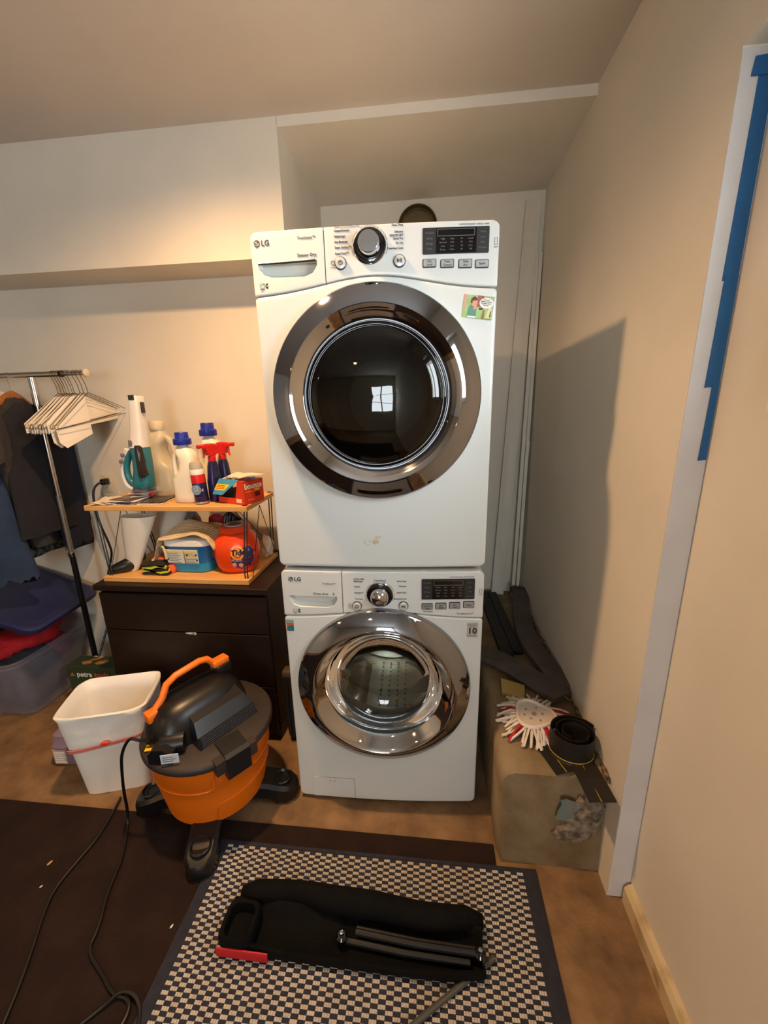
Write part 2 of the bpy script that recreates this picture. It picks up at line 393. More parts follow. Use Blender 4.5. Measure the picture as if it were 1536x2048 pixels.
# ================================================================== washer and dryer
W = .686
def bulge(x): return -.012*(1-(2*x/W-1)**2)
def cr(d, r): return 0 if r <= 0 or d >= r else r-math.sqrt(max(0, r*r-(r-d)**2))
def fpanel(x0, x1, zl, zh, rad=(0, 0, 0, 0), back=.03, re=.006, nu=40, nv=22):
    b = B(); G = []
    for i in range(nu+1):
        x = x0+(x1-x0)*(.5-.5*math.cos(PI*i/nu))
        lo = zl(x)+cr(x-x0, rad[0])+cr(x1-x, rad[1]); hi = zh(x)-cr(x-x0, rad[2])-cr(x1-x, rad[3]); col = []
        for j in range(nv+1):
            z = lo+(hi-lo)*(.5-.5*math.cos(PI*j/nv)); d = min(x-x0, x1-x, z-lo, hi-z)
            col.append(b.b.verts.new((x, bulge(x)+cr(max(d, 0), re), z)))
        G.append(col)
    for i in range(nu):
        for j in range(nv): b.b.faces.new((G[i][j], G[i+1][j], G[i+1][j+1], G[i][j+1]))
    ring = [G[i][0] for i in range(nu+1)]+[G[nu][j] for j in range(1, nv+1)]+[G[i][nv] for i in range(nu-1, -1, -1)]+[G[0][j] for j in range(nv-1, 0, -1)]
    bk = [b.b.verts.new((v.co.x, back, v.co.z)) for v in ring]; n = len(ring)
    for k in range(n): b.b.faces.new((ring[(k+1) % n], ring[k], bk[k], bk[(k+1) % n]))
    b.b.faces.new(bk)
    return b
def fwarp(d):                                             # press flat print onto the bowed front
    return lambda c: Vector((c.x, c.y+bulge(c.x)-d, c.z))
def machine(name, label, z0, kind):
    dry = kind == 'dryer'; H = .996 if dry else .979
    t = thing(name, label, 'clothes dryer' if dry else 'washing machine', (0, 0, z0), .0399)
    zb = .006 if dry else .016
    b = B()
    b.box(.004, .014, .02, .765, zb, H-.008, .004); b.box(W-.014, W-.004, .02, .765, zb, H-.008, .004)
    b.box(.004, W-.004, .02, .765, H-.018, H-.006, .004); b.box(.01, W-.01, .755, .765, zb, H-.01); b.box(.01, W-.01, .03, .765, zb, zb+.012)
    b.obj('cabinet', WHITE, t)
    for x in (.06, W-.06):
        for y in (.08, .68): B().lathe([(.022, -.0 if not dry else -.004), (.024, .012), (.012, .02)] if not dry else [(.03, -.009), (.03, .006)], (x, y, 0)).obj('foot', BLACK, t)
    cz = .548 if dry else .540; cx = .343
    seam = (lambda x: .832+.042*math.exp(-((x-cx)/.2)**2)) if dry else (lambda x: .808+.026*math.exp(-((x-cx)/.2)**2))
    low = fpanel(.0, W, lambda x: zb, lambda x: seam(x)-.0035, (.022, .022, .012, .012), nu=56, nv=40).obj('front_panel', WHITE, t, ang=30)
    cut = B().lathe([(.225, -.2), (.225, .2)], (cx, 0, cz), 'y', 64).obj('cut', None, t); boolcut(low, cut)
    if not low.data.materials: low.data.materials.append(WHITE)
    left = fpanel(0, .2095, seam, lambda x: H, (.004, .001, .02, .001), nu=26, re=.005).obj('drawer_front', WHITEP, t, ang=30)
    right = fpanel(.2113, W, seam, lambda x: H, (.001, .004, .001, .02), nu=40, re=.005).obj('control_panel', WHITEP, t, ang=30)
    # handle pocket
    ztop, zbot = (.917, .880) if dry else (.886, .846); hx0, hx1 = (.019, .186) if dry else (.026, .190)
    def pocket(g, d): return [(hx0-g, ztop+g*.3), (hx0-g, ztop-.012), (hx0+.012-g*.7, zbot+.008-g*.7), (hx0+.035-g*.3, zbot-g), (hx1-.035+g*.3, zbot-g), (hx1-.012+g*.7, zbot+.008-g*.7), (hx1+g, ztop-.012), (hx1+g, ztop+g*.3)]
    cut = B().loft([[(x, -.05, z) for x, z in pocket(.004, 0)], [(x, -.004, z) for x, z in pocket(.002, 0)], [(x, .024, z+.004) for x, z in pocket(-.006, 0)]]).obj('cut', None, t); boolcut(left, cut)
    B().prism([(x, z+.002) for x, z in pocket(-.003, 0)], .022, .0255).obj('pocket_floor', M('pocket_grey', '#c9d2cf', .4) if dry else WHITEP, t)
    if dry: B().tube([(hx0+.002, bulge(hx0)-.0, ztop-.001), ((hx0+hx1)/2, bulge(.1)+.004, ztop+.0), (hx1-.002, bulge(hx1)+.002, ztop+.001)], .0035, 6).obj('pocket_lip', CHAR, t)
    # door
    d = B().lathe([(.3005, .015), (.3065, .006), (.3075, -.020), (.306, -.026)], (cx, 0, cz), 'y', 96, False, False).obj('door_rim', WHITE if dry else RUBBER, t)
    B().lathe([(.306, -.026), (.3045, -.0305), (.300, -.034), (.280, -.046), (.262, -.0555), (.252, -.0595), (.2475, -.0605)], (cx, 0, cz), 'y', 96, False, False).obj('door_ring', DCHROME, t, ang=70)
    B().lathe([(.2475, -.0605), (.2445, -.059), (.232, -.045), (.214, -.024), (.209, -.020)], (cx, 0, cz), 'y', 96, False, False).obj('inner_ring', CHROME, t, ang=70)
    if dry:
        B().lathe([(.211, -.020), (.207, -.027), (.198, -.030), (.195, -.0285), (.19, -.033), (.165, -.039), (.13, -.045), (.09, -.050), (.05, -.053), (.002, -.054)], (cx, 0, cz), 'y', 72, False, True).obj('door_glass', GLASSD, t, ang=60)
    else:
        B().lathe([(.211, -.020), (.206, -.012), (.2, .02), (.19, .05), (.165, .075), (.12, .092), (.06, .10), (.002, .102)], (cx, 0, cz), 'y', 72, False, True).obj('door_glass', GLASSW, t, ang=60)
    gm = RUBBER if not dry else M('dryer_gasket', '#34352f', .6)
    B().lathe([(.224, .005), (.214, .03), (.205, .06), (.212, .085), (.235, .10), (.262, .105)], (cx, 0, cz), 'y', 64, False, False).obj('door_gasket', gm, t)
    dm = DULLST if dry else STEEL
    prof = [(.20, .108), (.255, .115), (.262, .13)]
    for k in range(12): prof.append((.262-.006*(k % 2), .14+k*.033))
    prof += [(.255, .53), (.22, .548), (.17, .535), (.16, .545), (.06, .55), (.05, .535), (.001, .535)]
    B().lathe(prof, (cx, 0, cz), 'y', 64, False, True).obj('drum', dm, t, ang=25)
    for k in range(3):
        a = PI/2+.5+k*2*PI/3; rg = []
        for y, h in ((.15, .004), (.19, .05), (.40, .05), (.46, .004)):
            rg.append([(cx+(.262-q*h)*math.cos(a+s_), y, cz+(.262-q*h)*math.sin(a+s_)) for q, s_ in ((0, -.2), (.7, -.1), (1, -.04), (1, .04), (.7, .1), (0, .2))])
        B().loft(rg).obj('baffle', dm, t, ang=60)
    if not dry:
        pb = B()
        for ring in range(11):
            for k in range(44):
                if (k//4) % 2: continue
                a = 2*PI*k/44; y = .155+ring*.033; r = .2555
                if any(abs(((a-(PI/2+.5+j*2*PI/3)+PI) % (2*PI))-PI) < .24 for j in range(3)): continue
                c = Vector((cx+r*math.cos(a), y, cz+r*math.sin(a))); n = Vector((-math.cos(a), 0, -math.sin(a))); u = Vector((0, 1, 0)); v = n.cross(u)
                pb.loft([[c+(u*math.cos(q)+v*math.sin(q))*.0042 for q in [i*PI/3 for i in range(6)]], [c+n*.0015+(u*math.cos(q)+v*math.sin(q))*.003 for q in [i*PI/3 for i in range(6)]]], False)
        for ring in range(5):
            for k in range(10+ring*5):
                a = 2*PI*k/(10+ring*5); r = .075+ring*.033; c = Vector((cx+r*math.cos(a), .532, cz+r*math.sin(a)))
                pb.loft([[c+Vector((math.cos(q), 0, math.sin(q)))*.004 for q in [i*PI/3 for i in range(6)]], [c+Vector((math.cos(q)*.003, -.0015, math.sin(q)*.003)) for q in [i*PI/3 for i in range(6)]]], False)
        o = pb.obj('perforations', M('perforation', '#1d1d1b', .5), t); o['kind'] = 'stuff'
    # control knob
    kx, kz = (.336, .944) if dry else (.339, .897); kb = bulge(kx)
    B().lathe([(.0455, .01), (.0455, -.002), (.043, -.0045), (.0415, -.003)], (kx, kb, kz), 'y', 48, True, True).obj('knob_collar', CHROME, t)
    B().lathe([(.0425, -.002), (.041, -.008), (.034, -.010), (.03, -.0095)], (kx, kb, kz), 'y', 48, True, True).obj('knob_base', BLACKG, t)
    kn = B().lathe([(.031, -.008), (.0305, -.022), (.0285, -.032), (.0275, -.036), (.0255, -.0375), (.0001, -.0385)] if dry else [(.031, -.008), (.031, -.02), (.029, -.031), (.023, -.039), (.013, -.044), (.0001, -.0455)], (kx, kb, kz), 'y', 40, True, True).obj('knob', CHROME, t, ang=50)
    if dry: B().lathe([(.0262, -.0372), (.0255, -.0384), (.0001, -.0392)], (kx, kb, kz), 'y', 40).obj('knob_cap', M('knob_cap_grey', '#8e9094', .25, .6), kn)
    # display
    dx0, dx1, dz0, dz1 = (.480, .658, .917, .980) if dry else (.479, .655, .881, .954)
    yb = 0
    disp = B().prism(rrect(dx0, dx1, dz0, dz1, .003), yb-.0035, yb+.012, bev=.0008).bend().obj('display', CHAR, t)
    B().prism(rrect(dx0+.036, dx1-.034, dz0+.002, dz1-.002, .001), yb-.0042, yb).bend().obj('display_window', BLACKG, disp)
    fr = B(); a0, a1, c0, c1 = dx0+.04, dx1-.04, dz1-.021, dz1-.005; hw = .0006
    fr.box(a0, a1, yb-.0046, yb-.003, c0-hw, c0+hw); fr.box(a0, a1, yb-.0046, yb-.003, c1-hw, c1+hw); fr.box(a0-hw, a0+hw, yb-.0046, yb-.003, c0, c1); fr.box(a1-hw, a1+hw, yb-.0046, yb-.003, c0, c1)
    fr.bend().obj('readout_frame', GREYTXT, disp)
    cols = [dx0+.054, dx0+.079, dx0+.104, dx0+.128]
    words = [['High', 'Normal', 'Less', 'Damp'], ['High', 'Mid', 'Low', 'Ultra'], ['60', '50', '40', '30'], ['Loud', 'Mid', 'Low', 'Off']] if dry else [['Heavy', 'Normal', 'Light', 'Cold'], ['Max', 'High', 'Mid', 'Low'], ['Hot', 'Warm', 'Cool', 'Tap'], ['Loud', 'Mid', 'Low', 'Off']]
    for c, ws in zip(cols, words):
        for k, wd_ in enumerate(ws): text(wd_, .0062, (c, 0, dz1-.028-k*(.0085 if dry else .0105)), GREYTXT, disp, align='CENTER', warp=fwarp(.0046))
    for side, xx in ((0, dx0+.018), (1, dx1-.017)):
        for k in range(4):
            text(['Wrinkle', 'Damp', 'Energy', 'Lock'][k] if not side else ['More', 'Less', 'Rack', 'Custom'][k], .0068, (xx, 0, dz1-.013-k*(.0125 if dry else .016)), GREYTXT, disp, align='CENTER', warp=fwarp(.0039))
    bz = [(.480, .906, .885), (.528, .904, .883), (.577, .903, .881), (.622, .901, .880)] if dry else [(.479, .866, .843), (.525, .868, .844), (.571, .870, .846), (.618, .873, .848)]
    bl = [('Dry', 'Level'), ('Temp.', 'Control'), ('Time', 'Dry'), ('Signal',)] if dry else [('Wash/Rinse', 'Temp.'), ('Spin', 'Speed'), ('Soil', 'Level'), ('Signal',)]
    for (x, za, zc_), ws in zip(bz, bl):
        yy = bulge(x+.02)
        bt = B().prism(rrect(x, x+.037, zc_, za, .003), yy-.003, yy+.01, bev=.0006).obj('button', CHAR, t)
        B().prism(rrect(x+.002, x+.035, zc_+.002, za-.002, .002), yy-.0055, yy-.001, bev=.0008).obj('button_face', SILVER, bt)
        for k, wd_ in enumerate(ws): text(wd_, .0072 if len(wd_) < 8 else .0052, (x+.0185, yy-.006, (za+zc_)/2+(.0042 if len(ws) > 1 else 0)-k*.0084), DARKTXT, bt, align='CENTER')
    for (x, z), ch in zip(((.255, .905), (.417, .904)) if dry else ((.260, .855), (.418, .857)), ('o', 'p')):
        yy = bulge(x)
        bt = B().lathe([(.0165, .006), (.0165, -.003), (.0145, -.0045)], (x, yy, z), 'y', 32).obj('round_button', CHAR, t)
        B().lathe([(.0145, -.001), (.0143, -.006), (.0125, -.0068), (.0001, -.006)], (x, yy, z), 'y', 32).obj('button_face', M('button_pearl', '#d3d4d0', .3, .3), bt)
        if ch == 'p':
            B().prism([(x-.006, z-.005), (x+.0, z), (x-.006, z+.005)], yy-.0078, yy-.006).obj('play_mark', DARKTXT, bt)
            B().box(x+.0015, x+.003, yy-.0078, yy-.006, z-.005, z+.005).box(x+.0045, x+.006, yy-.0078, yy-.006, z-.005, z+.005).obj('pause_mark', DARKTXT, bt)
        else:
            B().lathe([(.0062, -.0078), (.005, -.0078), (.005, -.006), (.0062, -.006), (.0062, -.0078)], (x, yy, z), 'y', 24, False, False).obj('power_mark', DARKTXT, bt)
            B().box(x-.0006, x+.0006, yy-.008, yy-.006, z, z+.004).obj('power_mark', DARKTXT, bt)
    F = fwarp(.0007)
    def tx(s, size, x, z, m=GREYTXT, al='LEFT', p=right, **k): text(s, size, (x, 0, z), m, p, align=al, warp=F, **k)
    # maker's mark: round badge and letters
    lx, lz, lr = (.0185, .9665, .0088) if dry else (.033, .947, .0085)
    bd = B().lathe([(lr, -.0012), (lr, .002)], (lx+lr*.2, bulge(lx), lz), 'y', 28).obj('badge', DARKTXT, left)
    yb2 = bulge(lx)-.0014; lx += lr*.2
    bb = B()
    for k in range(9):
        a, c = PI*.5+k*PI*1.5/9, PI*.5+(k+1)*PI*1.5/9
        bb.prism([(lx+lr*.72*math.cos(a), lz+lr*.72*math.sin(a)), (lx+lr*.72*math.cos(c), lz+lr*.72*math.sin(c)), (lx+lr*.6*math.cos(c), lz+lr*.6*math.sin(c)), (lx+lr*.6*math.cos(a), lz+lr*.6*math.sin(a))], yb2-.0002, yb2+.001)
    bb.box(lx-.0006, lx+.0006, yb2-.0002, yb2+.001, lz-.0035, lz+.0045); bb.box(lx, lx+.0035, yb2-.0002, yb2+.001, lz-.004, lz-.003)
    bb.box(lx+.001, lx+lr*.72, yb2-.0002, yb2+.001, lz-.0006, lz+.0006)
    bb.lathe([(.0011, -.0002), (.0011, .001)], (lx-.0032, yb2, lz+.002), 'y', 8); bb.obj('badge_mark', WHITEP, bd)
    tx('LG', .0195, lx+.012, lz-.0003, DARKTXT, p=left, bold=.0004)
    if dry:
        tx('TrueSteam™', .0095, .188, .973, al='RIGHT', p=left); tx('Sensor Dry', .0118, .188, .931, DARKTXT, 'RIGHT', p=left)
        zz = lambda y: .905+(530-y)*.00122
        for s, y in (('STEAM CYCLE & SENSOR DRY', 457), ('Cotton/Normal', 465), ('Bulky/Large', 476), ('Anti Bacterial', 487), ('Steam Sanitary™', 498), ('Steam Fresh™', 510)): tx(s, .0068 if y == 457 else .0082, .240, zz(y), DARKTXT if y > 460 else GREYTXT, wid=.78)
        for s, y in (('Perm. Press', 459), ('Delicates', 472), ('SENSOR DRY', 479), ('Speed Dry', 485), ('Air Dry', 494), ('Download Cycle', 504)): tx(s, .0082, .428, zz(y)-.001, DARKTXT, 'RIGHT', wid=.78)
        tx('CUSTOM PROGRAM · ENERGY SAVER', .0048, .657, .986, al='RIGHT')
        qx = .677
    else:
        tx('TrueSteam™', .0085, .190, .934, al='RIGHT', p=left); tx('Direct drive', .0105, .162, .896, DARKTXT, 'RIGHT', p=left); tx('6', .0125, .181, .897, DARKTXT, 'CENTER', p=left)
        for s, x, z in (('STAIN CARE', .252, .953), ('Bulky/Large', .252, .945), ('Sanitary', .252, .926), ('Allergiene™', .252, .903), ('Tub Clean', .254, .880)): tx(s, .0080, x, z, DARKTXT, wid=.8)
        tx('Cotton/Normal', .0080, .340, .949, DARKTXT, 'CENTER', wid=.8)
        for s, z in (('Perm. Press', .946), ('Delicates', .928), ('Speed Wash', .905), ('Download Cycle', .882)): tx(s, .0080, .428, z, DARKTXT, 'RIGHT', wid=.8)
        tx('Hot Cold Rinse', .0062, .500, .835, DARKTXT, 'CENTER', wid=.8); tx('TrueBalance™', .0098, .655, .826, GREYTXT, 'RIGHT'); tx('CUSTOM PROGRAM · ENERGY SAVER', .0048, .652, .960, al='RIGHT')
        qx = .676
    # guide arcs round the knob
    ar = B()
    for a0_, a1_ in ((.25, .9), (1.0, 2.1), (2.3, 2.9), (3.1, 3.6), (-.45, .1)):
        ar.tube([(kx+.049*math.cos(a0_+(a1_-a0_)*i/8), bulge(kx)-.0008, kz+.049*math.sin(a0_+(a1_-a0_)*i/8)) for i in range(9)], .0005, 4)
    ar.obj('guide_arcs', GREYTXT, right)
    # small round and square marks
    sx, sz = (.030, .859) if dry else (.046, .829)
    B().lathe([(.0075, -.0008), (.0075, .002)], (sx+.012, bulge(sx), sz), 'y', 20).obj('round_mark', DARKTXT, left)
    text('NFC', .005, (sx+.012, bulge(sx)-.001, sz), WTXT, left, align='CENTER')
    B().tube([(sx-.011+x, bulge(sx)-.0006, sz-.004+z) for x, z in ((0, 0), (.013, 0), (.013, .011), (0, .011), (0, 0))], .0006, 4).obj('square_mark', GREYTXT, left)
    text('SMART', .0038, (sx-.0045, bulge(sx)-.0008, sz-.008), GREYTXT, left, align='CENTER')
    ph = dz0+.028
    B().tube([(qx+x, bulge(qx)-.0006, ph+z) for x, z in ((-.004, -.009), (.003, -.009), (.003, .008), (-.004, .008), (-.004, -.009))], .0007, 4).obj('phone_mark', GREYTXT, right)
    text('Tag On', .0042, (qx, bulge(qx)-.0008, ph-.014), GREYTXT, right, align='CENTER')
    px_, pz = (.233, .903) if dry else (.236, .853)
    B().lathe([(.006, -.0008), (.0045, -.0008), (.0045, .001), (.006, .001), (.006, -.0008)], (px_, bulge(px_), pz+.004), 'y', 18, False, False).obj('hand_mark', GREYTXT, right)
    text('Hold 3s', .0042, (px_, bulge(px_)-.0008, pz-.007), GREYTXT, right, align='CENTER')
    if dry:                                               # sticky leftovers of a torn label
        rb = B()
        for x0, x1, z0_, z1_ in ((.305, .345, .085, .108), (.325, .350, .105, .118), (.292, .297, .086, .104), (.297, .31, .083, .087)):
            poly = [(x0+(x1-x0)*(.5+.5*math.cos(a)*random.uniform(.75, 1.1)), z0_+(z1_-z0_)*(.5+.5*math.sin(a)*random.uniform(.75, 1.1))) for a in [i*2*PI/12 for i in range(12)]]
            rb.prism(poly, bulge(x0)-.0006, bulge(x0)+.002)
        rb.obj('label_residue', RUST, low)
    else:
        yy = bulge(.02)
        g = B().box(.006, .031, yy-.001, yy+.001, .749, .792).obj('rating_sticker', M('sticker_teal', '#2f6d6a', .5), low)
        B().prism([(.0065, .764), (.012, .771), (.0185, .769), (.026, .773), (.0305, .770), (.0305, .778), (.024, .781), (.015, .778), (.0065, .779)], yy-.0014, yy).obj('sticker_wave', ORTXT, g)
        for k, s in enumerate(('CONSUMER', 'RELATIONS')): text(s, .0048, (.0185, yy-.0016, .788-k*.006), WTXT, g, align='CENTER', wid=.8)
        yy = bulge(.65)
        g = B().prism(rrect(.633, .670, .737, .791, .002), yy-.001, yy+.002).obj('warranty_badge', M('badge_grey', '#a9a7a3', .4, .3), low)
        B().prism(rrect(.6345, .6685, .7385, .7895, .002), yy-.0013, yy).obj('badge_field', M('badge_light', '#c0bdb8', .4, .2), g)
        text('10', .032, (.6515, yy-.0016, .760), DARKTXT, g, align='CENTER', bold=.001); text('DIRECT DRIVE', .0045, (.6515, yy-.0016, .783), DARKTXT, g, align='CENTER')
        text('MOTOR', .0045, (.6515, yy-.0016, .777), DARKTXT, g, align='CENTER'); text('YEAR WARRANTY', .004, (.6515, yy-.0016, .743), DARKTXT, g, align='CENTER'); text('YEAR', .0032, (.660, yy-.0022, .760), DARKTXT, g, align='CENTER')
        # drain filter flap
        fl = B().prism(rrect(.059, .221, .022, .114, .002), bulge(.14)+.0004, bulge(.14)+.01).obj('filter_flap', WHITE, low)
        ln = B()
        for p in (((.059, .114), (.221, .114)), ((.059, .022), (.059, .114)), ((.221, .022), (.221, .114))):
            ln.tube([(x, bulge(x)-.0004, z) for x, z in ((p[0][0]+(p[1][0]-p[0][0])*i/8, p[0][1]+(p[1][1]-p[0][1])*i/8) for i in range(9))], .0008, 4)
        ln.obj('flap_gap', GREYTXT, low)
        mk = B().tube([(.124, bulge(.124)-.0006, .098), (.128, bulge(.128)-.0006, .101), (.126, bulge(.126)-.0006, .094)], .0008, 4); mk.tube([(.142, bulge(.142)-.0006, .095), (.147, bulge(.147)-.0006, .102), (.139, bulge(.139)-.0006, .095)], .0008, 4)
        mk.obj('scuff', GREYTXT, low)
    return t
washer = machine('washing_machine', 'white front-load washing machine with clear round door, under the dryer', 0, 'washer')
dryer = machine('clothes_dryer', 'white front-load dryer with dark round glass door, stacked on the washer', .989, 'dryer')
def magnet():
    c, s_ = math.cos(.0399), math.sin(.0399)
    t = thing('picture_magnet', 'small green cartoon picture magnet stuck on the dryer front', 'magnet', (.634*c+.0065*s_, .634*s_-.0065*c, 1.772), .0399)
    def q(poly, d): return [(x*math.cos(-.13)-z*math.sin(-.13), x*math.sin(-.13)+z*math.cos(-.13)) for x, z in poly]
    P = lambda poly, name, m, d, par=t: B().prism(q(poly, 0), -.001-d, .002).obj(name, m, par)
    base = P([(-.042, -.029), (.042, -.029), (.042, .029), (-.042, .029)], 'card', M('card_green', '#8fb56a', .5, hx2='#a9c684', scale=40), 0)
    P([(-.042, -.01), (-.036, -.01), (-.034, .029), (-.042, .029)], 'pink_stripe', M('card_pink', '#cf9a8c', .5), .0003, base)
    P([(-.005, .0), (.012, .0), (.012, .029), (-.005, .029)], 'rose_patch', M('card_rose', '#9b5a55', .5), .0003, base)
    P([(.01, .012), (.042, -.02), (.042, .029), (.006, .029)], 'sage_patch', M('card_sage', '#9aa888', .5), .0003, base)
    P([(-.028, -.024), (-.003, -.024), (-.004, -.004), (-.01, .003), (-.022, .004), (-.027, -.004)], 'dress', M('card_teal', '#5a8a7c', .5), .0006, base)
    P([(-.012+.0085*math.cos(a), .011+.011*math.sin(a)) for a in [i*PI/8 for i in range(16)]], 'face', M('card_skin', '#d99a78', .5), .0009, base)
    P([(-.022, .010), (-.018, .006), (-.017, .014), (-.006, .016), (-.005, .021), (-.013, .026), (-.021, .020)], 'hair', M('card_brown', '#5a2f20', .5), .0012, base)
    P([(-.013, -.008), (-.006, -.006), (-.004, .005), (-.010, .006)], 'hand', M('card_skin'), .0012, base)
    P([(-.026, -.029), (-.004, -.029), (-.004, -.025), (-.026, -.025)], 'white_strip', WTXT, .0009, base)
    P([(.012, -.029), (.021, -.029), (.019, -.006), (.015, -.006)], 'brown_bottle', M('card_amber', '#9a6a34', .5), .0009, base)
    P([(.024, -.026), (.04, -.026), (.038, .0), (.030, .002)], 'cream_patch', M('card_cream', '#d9d29a', .5), .0006, base)
    P([(.034, -.024), (.038, -.024), (.037, -.008), (.035, -.008)], 'dark_bottle', CHAR, .0009, base)
    P([(.003, -.007), (.013, -.007), (.013, -.002), (.003, -.002)], 'dark_tag', CHAR, .0009, base)
    bub = P([(.0215+.0195*math.cos(a), .011+.0135*math.sin(a)) for a in [i*PI/14 for i in range(28)]], 'speech_bubble', WTXT, .0012, base)
    for k, s in enumerate(('You were', 'willing to finance', 'my great career', 'but now')):
        text(s, .0052, (0, 0, 0), DARKTXT, bub, rot=Matrix.Translation((.0228-.0006*k, -.0025, .0165-.0045*k)) @ Matrix.Rotation(.13, 4, 'Y') @ FACE, align='CENTER', wid=.85)
magnet()
# ================================================================== floor coverings and the tripod bag
def floor_stuff():
    b = B().box(-3.0, .735, -3.4, -.118, .0005, .006, .002, 1); tag(b.obj('floor_mat', MAT, ang=20), 'large plain dark brown mat covering the floor', 'mat')
    rx0, rx1, ry0, ry1 = -.235, .862, -2.0, -.192; zt = .0105
    t = thing('checkered_rug', 'grey and cream checkered woven rug with navy border', 'rug', ((rx0+rx1)/2, (ry0+ry1)/2, .0062))
    B().box(rx0+.01, rx1-.01, ry0+.01, ry1-.01, .0064, zt-.001).obj('backing', RUGN, t, w=True, smooth=False)
    bd = .03
    for q in ((rx0-.002, rx0+bd, ry0, ry1), (rx1-bd-.008, rx1, ry0, ry1), (rx0+bd, rx1-bd-.008, ry1-.012, ry1), (rx0+bd, rx1-bd-.008, ry0, ry0+bd)):
        B().box(*q, .0063, zt+.001, .0015).obj('border', RUGN, t, w=True)
    cx, cy = .0200, .0094; ww = B(); nx = int((rx1-rx0-2*bd-.01)/cx); ny = 120
    for i in range(nx):
        for j in range(ny):
            if (i+j) % 2: continue
            x = rx0+bd+.002+i*cx; y = ry1-.014-(j+1)*cy
            for k in range(3):
                a = x+k*cx/3+.0003; c = a+cx/3-.0006; dz = random.uniform(0, .0008)
                v = [ww.b.verts.new(p) for p in ((a, y+.0005, zt-.001), (c, y+.0005, zt-.001), (c, y+cy-.0005, zt-.001), (a, y+cy-.0005, zt-.001), ((a+c)/2, y+.002, zt+.0018+dz), ((a+c)/2, y+cy-.002, zt+.0018+dz))]
                for f in ((0, 1, 4), (1, 2, 5, 4), (2, 3, 5), (3, 0, 4, 5)): ww.b.faces.new([v[q] for q in f])
    o = ww.obj('cream_weave', RUGW, t, w=True, ang=50); o['kind'] = 'stuff'
    # tripod bag: open soft case, rolled flap behind, red end panel
    t = thing('tripod_bag', 'black soft case lying open on the checkered rug', 'bag', (.285, -.43, .0125), -.005)
    def wob(x, a, ph): return a*math.sin(9*x+ph)+.5*a*math.sin(23*x+2*ph)
    R = []
    for i in range(31):
        x = -.355+.735*i/30; e = min(1, (i+1)/3, (31-i)/3)
        k = .5+.5*e
        zc = .04*k+.008; ry = (.03+wob(x, .004, 1))*k; rz = (.036+wob(x, .005, 2))*k
        R.append([(x, .062+wob(x, .006, 3)-.012*(x+.3)+ry*math.cos(a), zc+rz*math.sin(a)) for a in [q*2*PI/14 for q in range(14)]])
    B().loft(R).obj('rolled_flap', NYLON, t, ang=80)
    R = []
    for i in range(31):
        x = -.37+.745*i/30; k = 1-.25*(abs(i-15)/15)**6; lip = .034+wob(x, .004, 4)
        R.append([(x, y*k, z) for y, z in ((-.068, .002), (-.074, lip*.6), (-.07, lip), (-.060, lip-.002), (-.052, .014), (0, .010), (.03, .016), (.042, lip+.012), (.052, lip+.012), (.05, .004))])
    B().loft(R).obj('open_tray', NYLON, t, ang=80)
    b = B().loft([se(-.325, -.02, z, rx, ry, 4, 20) for z, rx, ry in ((.008, .05, .052), (.05, .052, .055), (.062, .047, .05), (.058, .038, .042), (.022, .034, .038))], True, True); b.obj('end_pocket', NYLON, t)
    b = B().loft([[(x, -.078+yo, z) for yo, z in ((0, .004), (-.004, .02), (0, .036), (.004, .036), (.004, .004))] for x in (-.372, -.33, -.27, -.222)]); b.obj('red_panel', REDN, t, label='bright red end panel of the case')
    tr = thing('folded_tripod', 'slim black folded tripod legs inside the open case', 'tripod', (.4, -.455, .03))
    for y, z, x0, x1 in ((-.435, .044, .30, .645), (-.462, .040, .27, .62), (-.448, .054, .30, .64)):
        b = B().tube([(x0, y+.012, z), ((x0+x1)/2, y, z), (x1, y-.004, z)], .0085, 10); b.obj('leg', M('tripod_tube', '#141416', .4, .2), tr, w=True)
    for x, y in ((.262, -.45), (.648, -.452)):
        B().lathe([(.013, -.012), (.016, -.006), (.016, .008), (.011, .014)], (x, y, .05), 'z', 16).obj('joint', BLACKG, tr, w=True)
        B().lathe([(.007, 0), (.0055, .008), (.001, .009)], (x, y, .064), 'z', 12).obj('knob', CHROME, tr, w=True)
    tag(B().tube([(.69, -.437, .018), (.6, -.497, .018), (.49, -.572, .018), (.40, -.632, .018), (.30, -.70, .018)], .0075, 8, smooth=1).obj('flat_tube', GREYR), 'thin grey tube lying across the rug corner', 'tube')
    for (x, y, s), l in zip(((-.794, -.322, .010), (-.758, -.39, .005), (-.262, -.449, .007)), ('tan wood chip lying on the brown mat', 'tiny pale thread speck on the brown mat', 'small white crumb on the mat beside the rug')):
        b = B(); bmesh.ops.create_icosphere(b.b, subdivisions=1, radius=s)
        for v in b.b.verts: v.co = Vector((v.co.x*.45+x+v.co.y*.3, v.co.y+y, v.co.z*.3+.0085)) + Vector((random.uniform(-.001, .001), 0, 0))
        tag(b.obj('debris', M('chip_tan', '#c79a5c', .8) if s == .010 else WTXT), l, 'debris')
floor_stuff()

